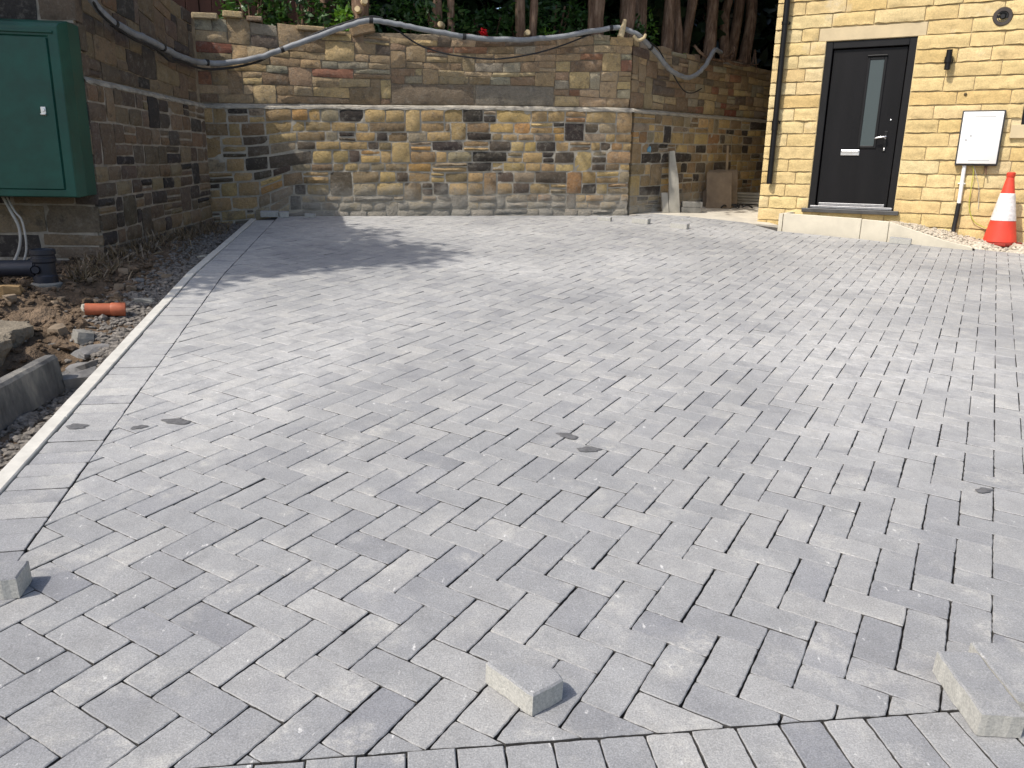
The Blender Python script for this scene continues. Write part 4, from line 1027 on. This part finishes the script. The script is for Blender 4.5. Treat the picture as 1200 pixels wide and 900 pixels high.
bdy = cmesh('casing', M_GREEN, cab, body)
bv = bdy.modifiers.new('bevel', 'BEVEL'); bv.width = .006; bv.segments = 2; bv.limit_method = 'ANGLE'
drr = cmesh('cabinet_door', M_GREEN, cab, lambda m: m.box((-.525, .326, .585), (.838, .016, 1.05), bev=.004))
cmesh('lock', M_STEEL, drr, lambda m: (m.box((-.18, .339, .61), (.036, .01, .06), bev=.004), m.lathe([(0, .352), (.012, .352), (.014, .342)], (-.18, 0, .618), 16, axis='Y'), m.box((-.18, .346, .588), (.036, .02, .01), bev=.003)))
cmesh('drip_strip', M_GREEN, cab, lambda m: m.box((-.525, .332, 1.147), (.93, .014, .018), bev=.004))
# pale cables under the cabinet
for i, (dx, lab) in enumerate(((0, 'pale cable dropping from the green cabinet, the outer of the pair'), (.05, 'pale cable dropping from the green cabinet, the inner of the pair'))):
    m = MB(); b0 = Vector((-3.93+dx*.6, 6.2, 1.16))
    m.tube(spline([b0, b0+Vector((.09, -.06, -.12)), b0+Vector((.15, -.08, -.25+dx)), b0+Vector((.14+dx*.5, -.1, -.4)), b0+Vector((.06+dx, -.12, -.56))], 6), .011-.003*i, 8)
    tag(m.build('cable', M_WCABLE, None, True), lab, 'cable')
# duct and cables draped over the walls
DUCT = [(-3.2, 6.3, 2.75), (-3.22, 6.47, 2.61), (-3.23, 6.71, 2.51), (-3.24, 7.07, 2.47), (-3.24, 7.4, 2.46), (-3.25, 7.85, 2.43), (-3.26, 8.3, 2.41), (-3.27, 8.75, 2.43), (-3.05, 8.96, 2.46), (-2.8, 9.04, 2.52), (-2.63, 9.09, 2.58), (-2.37, 9.16, 2.69), (-2.1, 9.23, 2.8), (-1.88, 9.3, 2.89), (-1.66, 9.36, 2.96), (-1.44, 9.42, 2.96), (-1.21, 9.49, 2.93), (-.84, 9.59, 2.89), (-.46, 9.7, 2.86), (.02, 9.83, 2.87), (.52, 9.97, 2.94), (.92, 10.09, 3.03), (1.18, 10.16, 3.07), (1.39, 10.19, 3.02), (1.54, 10.33, 2.94), (1.71, 10.5, 2.84), (1.85, 10.64, 2.73), (1.99, 10.79, 2.66), (2.13, 10.93, 2.63), (2.21, 11.02, 2.63), (2.34, 11.15, 2.68), (2.47, 11.28, 2.79), (2.56, 11.38, 2.92), (2.66, 11.55, 3.05), (2.8, 11.8, 3.05)]
du = thing('cable_duct', 'thick grey duct draped along the top of the stone walls', 'duct', DUCT[0]); DP = spline(DUCT, 5); du0 = Vector(DUCT[0])
DP = [p + Vector((U(-.004, .004), U(-.004, .004), U(-.005, .005))) for p in DP]
m = MB(); m.tube([p-du0 for p in DP], .029, 14); m.build('pipe', M_DUCT, du, True)
for i in (12, 24, 36, 52, 71, 88, 108, 122):
    m = MB(); t_ = (DP[i+1]-DP[i]).normalized()*.02; m.tube([DP[i]-du0-t_, DP[i]-du0+t_], .0325, 14); m.build('tie', M_CABLE, du, True)
m = MB(); m.tube(spline([(-3.2, 6.35, 2.7), (-3.22, 6.6, 2.52), (-3.23, 7.1, 2.42), (-3.24, 7.6, 2.4), (-3.25, 7.9, 2.34), (-3.26, 8.2, 2.37), (-3.27, 8.75, 2.37), (-3.1, 8.95, 2.4), (-2.81, 9.07, 2.48), (-2.55, 9.14, 2.62), (-2.11, 9.25, 2.84), (-1.67, 9.38, 3.0), (-1.5, 9.43, 3.0)], 5), .012, 8)
tag(m.build('black_cable', M_CABLE, None, True), 'black cable running under the grey duct towards the cabinet', 'cable')
m = MB(); m.tube(spline([(-1.53, 9.43, 2.97), (-1.35, 9.48, 2.89), (-1.13, 9.54, 2.76), (-.89, 9.61, 2.69), (-.66, 9.67, 2.66), (-.27, 9.78, 2.65), (.12, 9.89, 2.72), (.42, 9.98, 2.81), (.72, 10.06, 2.93), (.93, 10.12, 3.03)], 5), .009, 8)
tag(m.build('black_cable', M_CABLE, None, True), 'thin black cable sagging across the middle of the back wall', 'cable')
m = MB(); m.tube(spline([(1.45, 10.25, 3.0), (1.71, 10.55, 2.92), (1.85, 10.69, 2.78), (1.97, 10.81, 2.66), (2.08, 10.92, 2.54), (2.2, 11.05, 2.46), (2.33, 11.18, 2.46), (2.47, 11.32, 2.53)], 5), .008, 8)
tag(m.build('black_cable', M_CABLE, None, True), 'thin black cable hanging below the duct on the passage wall', 'cable')

# ------------------------------------------------------------------ plants above the walls
def leaves(name, pts, size, matl, parent=None, narrow=.38, droop=.5, up=.2):
    n = len(pts); P = np.array(pts); vs = np.zeros((n, 6, 3)); 
    dr = rng.normal(0, 1, (n, 3)); dr[:, 2] = dr[:, 2]*.6 + up; dr /= np.linalg.norm(dr, axis=1)[:, None]
    nr = rng.normal(0, 1, (n, 3)); nr[:, 2] += .9; sd = np.cross(dr, nr); sd /= np.linalg.norm(sd, axis=1)[:, None]; nm = np.cross(sd, dr)
    L = rng.uniform(size[0], size[1], (n, 1)); Wd = L*narrow
    vs[:, 0] = P; vs[:, 1] = P + dr*L*.35 + sd*Wd*.5 + nm*L*.05; vs[:, 2] = P + dr*L*.72 + sd*Wd*.36; vs[:, 3] = P + dr*L - nm*L*.14*droop; vs[:, 4] = P + dr*L*.72 - sd*Wd*.36; vs[:, 5] = P + dr*L*.35 - sd*Wd*.5 + nm*L*.05
    fs = (np.arange(n)[:, None, None]*6 + np.array([[0, 1, 5, 5], [1, 2, 4, 5], [2, 3, 4, 4]])[None]).reshape(-1, 4).tolist()
    fs = [f[:3] if f[2] == f[3] else f for f in fs]
    me = mesh(name, vs.reshape(-1, 3).tolist(), fs, matl)
    at = me.attributes.new('rnd', 'FLOAT', 'FACE'); at.data.foreach_set('value', np.repeat(rng.random(n), 3))
    return link(name, me, parent)
def backpt(s, depth): return Vector((-2.736, 9.138, 0)) + Vector((.96231, .27196, 0))*s - Vector((.27196, -.96231, 0))*depth
def cloud(n, r, c=(0, 0, 0), shell=.45):
    v = rng.normal(0, 1, (n, 3)); v /= np.linalg.norm(v, axis=1)[:, None]
    rr = rng.uniform(shell, 1, (n, 1))**.6; lump = 1 + .25*np.sin(v[:, :1]*5+c[0]*3)*np.cos(v[:, 1:2]*4+c[1]*2)
    return (v*rr*lump*np.array(r) + np.array(c)).tolist()
def shrub(s, depth, r, h, label, matl=M_LEAF, n=900, size=(.06, .12), z=2.62):
    p = backpt(s, depth) + Vector((0, 0, z))
    t = thing('shrub', label, 'shrub', p, group='shrubs behind the wall')
    leaves('foliage', cloud(n, (r, r, h/2), (0, 0, h/2)), size, matl, t)
    m = MB()
    for k in range(4): a = U(0, 6.3); m.tube(spline([(0, 0, -.05), (r*.25*math.cos(a), r*.25*math.sin(a), h*.4), (r*.5*math.cos(a), r*.5*math.sin(a), h*.8)], 3), [.02]*4+[.012]*3, 6)
    m.build('stem', M_BARK, t, True)
SH = [(-.1, .62, 'dark shrub behind the loose flat stones near the inner wall corner'), (.42, .55, 'low dark shrub with long leaves left of the bright green one'), (1.05, .75, 'dark shrub behind the bright green one'), (1.68, .9, 'dark shrub right of the first trunk'), (2.05, .6, 'small dark shrub left of the twin stemmed trunk'), (2.7, .9, 'deep shaded shrub behind the red flowers'), (3.05, .6, 'glossy laurel left of the trunk that stands by itself'), (3.5, .75, 'glossy laurel right of the trunk that stands by itself'), (4.0, .95, 'dark shrub behind the peg at the wall corner')]
for s, dp_, lab in SH: shrub(s, dp_, U(.3, .42), U(.75, 1.0), lab, n=700)
shrub(.95, .42, .2, .46, 'bright lime green leafy shrub above the back wall', M_LEAFB, 420, (.06, .11), z=2.72)
shrub(3.28, .36, .13, .24, 'small tuft of bright laurel leaves beside the trunk', M_LEAFB, 90, (.06, .11), z=2.82)
rp0 = Vector((1.44, 10.345, 0))
def retpt(s, depth): return rp0 + Vector((.6981, .716, 0))*s - Vector((.716, -.6981, 0))*depth
for s, dpt, r, h, lab, mt, n in ((.42, .5, .26, .62, 'bushy laurel over the wall corner where the duct drops', M_LEAF, 480), (1.0, .7, .3, .8, 'sunlit leafy shrub between the trunks above the passage wall', M_LEAFB, 300), (1.32, .26, .09, .2, 'little green sprig at the foot of the pale trunk', M_LEAFB, 60)):
    p = retpt(s, dpt) + Vector((0, 0, 2.75)); t = thing('shrub', lab, 'shrub', p, group='shrubs behind the wall')
    leaves('foliage', cloud(n, (r, r, h/2), (0, 0, h/2)), (.05, .1), mt, t); m = MB(); m.tube([(0, 0, -.15), (0, .02, h*.5)], [.02, .01], 6); m.build('stem', M_BARK, t, True)
# red flowers
for s, dz, lab in ((2.28, .0, 'small red flower head lying low on the wall top'), (2.47, .07, 'bright red flower head standing above the duct')):
    p = backpt(s, .2) + Vector((0, 0, 2.86+dz)); t = thing('flower', lab, 'flower', p, group='red flowers on the wall top')
    pts = cloud(60, (.045, .045, .045), (0, 0, .03), .2); leaves('petals', pts, (.025, .045), M_RED, t, narrow=.8)
    m = MB(); m.tube([(0, 0, -.2-dz), (0, 0, .02)], .006, 6); m.build('stem', M_LEAF, t)
# trees: trunk with limbs, stubs and a crown
def tree(p, r, h, label, lean_=(0, 0), crown=True, stubs=0, twin=False, fork=None, crown_r=1.1, clo=.56):
    t = thing('tree', label, 'tree', p, group='trees above the walls')
    m = MB(); stems = [(0, 0, r)]
    if twin: stems = [(-.07, 0, r*.85), (.09, .02, r*.65)]
    for (ox, oy, rr) in stems:
        tw = .06 if abs(lean_[0]) > .01 else .016
        pts = [(ox + lean_[0]*k/8 + U(-tw, tw), oy + lean_[1]*k/8 + U(-tw, tw), -.25 + (h+.25)*k/8) for k in range(9)]
        m.tube(spline(pts, 3), [rr*(1.25 if k < 3 else 1.05)*(1-.5*k/24)*U(.92, 1.08) for k in range(25)], 12, jit=.08)
        for k in range(6):
            z = h*U(.45, .95); a = U(0, 6.3); q = Vector((ox+lean_[0]*z/h, oy+lean_[1]*z/h, z)); L = U(.5, 1.0)
            m.tube(spline([q, q+Vector((math.cos(a)*L*.5, math.sin(a)*L*.5, .12)), q+Vector((math.cos(a)*L, math.sin(a)*L, .3))], 3), [.03]*4+[.015]*3, 6)
    m.build('trunk', M_BARK, t, True)
    for k in range(stubs):
        z = U(.18, .62); a = -math.pi/2 + U(-.7, .7); q = Vector((math.cos(a), math.sin(a), .15))
        m = MB(); m.tube([Vector((lean_[0]*z/h, lean_[1]*z/h, z))+q*r*.7, Vector((lean_[0]*z/h, lean_[1]*z/h, z))+q*(r+.05)], [.04, .033], 10); m.build('sawn_branch', M_CUT, t)
    if crown:
        pts = []
        for k in range(14):
            pts += cloud(150, (.55, .55, .4), (lean_[0]+U(-crown_r, crown_r), lean_[1]+U(-crown_r, crown_r), U(clo, 1.05)*h), .1)
        leaves('crown', pts, (.1, .22), M_CONIF, t, narrow=.45, up=-.1)
    return t
def bp_(s, dep, z=2.6): return backpt(s, dep) + Vector((0, 0, z))
def rp_(s, dep, z=2.7): return retpt(s, dep) + Vector((0, 0, z))
tree(bp_(.72, .75), .075, 3.6, 'slim trunk with a round sawn branch left of the bright green shrub', stubs=1)
tree(bp_(1.08, .34), .105, 4.2, 'stout trunk with sawn stubs that the duct is tied to', stubs=2)
tree(bp_(2.02, .36), .07, 4.4, 'twin stemmed reddish trunk left of the red flowers', twin=True, stubs=1)
tree(bp_(3.02, .3), .075, 4.2, 'upright twin trunk standing by itself above the middle of the back wall', twin=True, stubs=2)
tree(bp_(3.92, .36), .105, 4.0, 'knotty trunk behind the peg near the wall corner', stubs=3)
tree(bp_(4.42, .55), .1, 4.3, 'brown trunk behind the wall corner')
tree(bp_(4.72, .95), .14, 4.6, 'broad dark trunk set back behind the wall corner')
RT = [(.62, .62, .09, 'grey trunk left of the laurel over the passage wall', (.02, .1)), (1.05, .34, .09, 'leaning brown trunk where the duct climbs', (.28, .2)), (1.28, .3, .085, 'pale sunlit trunk rising straight from the passage wall', (.03, .05)), (1.62, .36, .08, 'curved brown trunk beside the pale sunlit one', (.3, .2)), (1.98, .3, .1, 'thick reddish trunk in the row above the passage', (.16, .1)), (2.25, .5, .07, 'pale slim trunk in the row above the passage', (.1, .2)), (2.5, .32, .085, 'shaggy trunk in the row close to the house', (.25, .25)), (2.8, .36, .09, 'dark red trunk next to the house corner', (.2, .3)), (3.1, .34, .1, 'last trunk half hidden by the house corner', (.15, .25))]
for s, dpt, r, lab, ln in RT: tree(rp_(s, dpt), r*.9, 4.6, lab, ln, clo=.68)
for s, lab in ((1.5, 'thin bent root trailing over the passage wall top'), (2.1, 'dead twiggy branch hanging over the passage wall')):
    a = rp_(s, .1, 2.98); m = MB(); e = Vector((.6981, .716, 0)); n_ = Vector((.716, -.6981, 0))
    m.tube(spline([a-e*.1+Vector((0, 0, .1)), a+n_*.1-Vector((0, 0, .02)), a+e*.35+n_*.12-Vector((0, 0, .05)), a+e*.7+n_*.1+Vector((0, 0, .0)), a+e*.95+Vector((0, 0, .22))], 5), .018, 7, jit=.15)
    for k in range(7):
        q = a+e*U(.2, .9)+n_*.1; m.tube([q, q+Vector((U(-.15, .15), U(-.12, .05), U(-.16, .22)))], [.008, .004], 5)
    tag(m.build('dead_branch', M_BARK, None, True), lab, 'branch')
# peg holding the duct at the wall corner and a bleached stick
m = MB(); q = Vector((1.2, 10.12, 2.96)); m.tube([q, q+Vector((.03, .02, .1)), q+Vector((.05, .02, .2))], [.04, .032, .022], 8, jit=.1); tag(m.build('wooden_peg', M_CUT, None, True), 'weathered wooden peg over the duct at the wall corner', 'peg')
m = MB(); q = Vector((1.36, 10.16, 2.99)); m.tube(spline([q, q+Vector((.06, .0, -.05)), q+Vector((.13, .02, -.02)), q+Vector((.15, .06, .02))], 4), .018, 8, jit=.1); tag(m.build('dead_branch', M_CUT, None, True), 'pale bent stick lying on the wall corner', 'branch')
# loose flat stones on the wall head near the inner corner
for i, (s, w, h, z, lab) in enumerate(((-.58, .26, .06, 2.92, 'flat reddish stone on the wall head by the inner corner'), (-.3, .2, .065, 2.95, 'square cut stone topmost on the wall head by the inner corner'), (-.08, .16, .05, 2.93, 'small orange stone on the wall head'), (.5, .3, .05, 2.87, 'long thin stone lying on the wall head below the dark shrub'), (.78, .2, .035, 2.845, 'thin white edged stone on the wall head'), (1.06, .26, .1, 2.87, 'tilted square stone on the wall head beneath the bright shrub'))):
    p = backpt(s, .12); m = MB(); m.box((0, 0, h/2), (w, .22, h), bev=.012, ry=-.25 if i == 5 else U(-.05, .05))
    me = m.build('loose_flat_stone', M_STONE, None, False, loc=(p.x, p.y, z-.03), rot=(0, 0, .275)); col = pick(PAL_UP); at = me.data.attributes.new('col', 'FLOAT_COLOR', 'POINT'); at.data.foreach_set('color', list((*col, 1))*len(me.data.vertices))
    tag(me, lab, 'stone')
# dark timber fence in the garden behind the inner corner
f0, f1 = Vector((-5.2, 9.5)), Vector((-1.9, 10.6)); fdv = (f1-f0).normalized(); fr = math.atan2(fdv.y, fdv.x)
fe = thing('timber_fence', 'dark reddish timber fence half hidden behind the shrubs at the inner corner', 'fence', (f0.x, f0.y, 2.6), fr)
for k in range(24):
    m = MB(); m.box((.07+k*.142, U(-.004, .004), .8), (.136, .02, 1.6), bev=.004); m.build('board', M_TIMB, fe)
for z in (.3, 1.3):
    m = MB(); m.box((1.7, .045, z), (3.4, .05, .08), bev=.004); m.build('rail', M_TIMB, fe)
tag(leaves('dry_weeds', pts_dry, (.04, .13), M_DRY, narrow=.09, up=1.2), 'dry brown weeds and roots along the foot of the dark side wall', 'weeds', kind='stuff')
# dense evergreen mass behind
pts = []
for k in range(14000):
    s = U(-2.6, 6.2); pts.append(tuple(bp_(s, U(1.5, 2.3), 2.6) + Vector((0, 0, U(0, 3.6)))))
tag(leaves('evergreen_hedge', pts, (.2, .38), M_CONIF, narrow=.6, up=-.1), 'dense dark evergreen growth filling the garden behind the trunks', 'hedge', kind='stuff')
pts = []
for k in range(12000):
    s = U(.4, 8.5); pts.append(tuple(rp_(s, U(1.3, 2.0), 2.6) + Vector((0, 0, U(0, 3.6)))))
tag(leaves('evergreen_hedge', pts, (.2, .38), M_CONIF, narrow=.6, up=-.1), 'dense dark evergreen growth behind the row of trunks above the passage', 'hedge', kind='stuff')
# tree left of the drive that shades the cabinet and the inner corner
def big_tree(p, h, r, label, n=26, seed=3):
    t = thing('tree', label, 'tree', p); m = MB()
    m.tube(spline([(0, 0, -.3), (.05, 0, h*.3), (.0, .1, h*.6), (.1, 0, h*.85)], 5), [.17*(1-.05*k) for k in range(16)], 12, jit=.06); m.build('trunk', M_BARK, t, True)
    random.seed(seed); pts = []
    for k in range(n):
        a = U(0, 6.3); rr = r*math.sqrt(U(0, 1))*.8; pts += cloud(420, (.55, .55, .42), (rr*math.cos(a), rr*math.sin(a), h*U(.62, 1.0)), .1)
    leaves('crown', pts, (.09, .16), M_LEAF, t, narrow=.55)
big_tree(Vector((-5.75, 4.9, .5)), 5.6, 1.65, 'leafy tree standing left of the drive and shading the cabinet', 34)
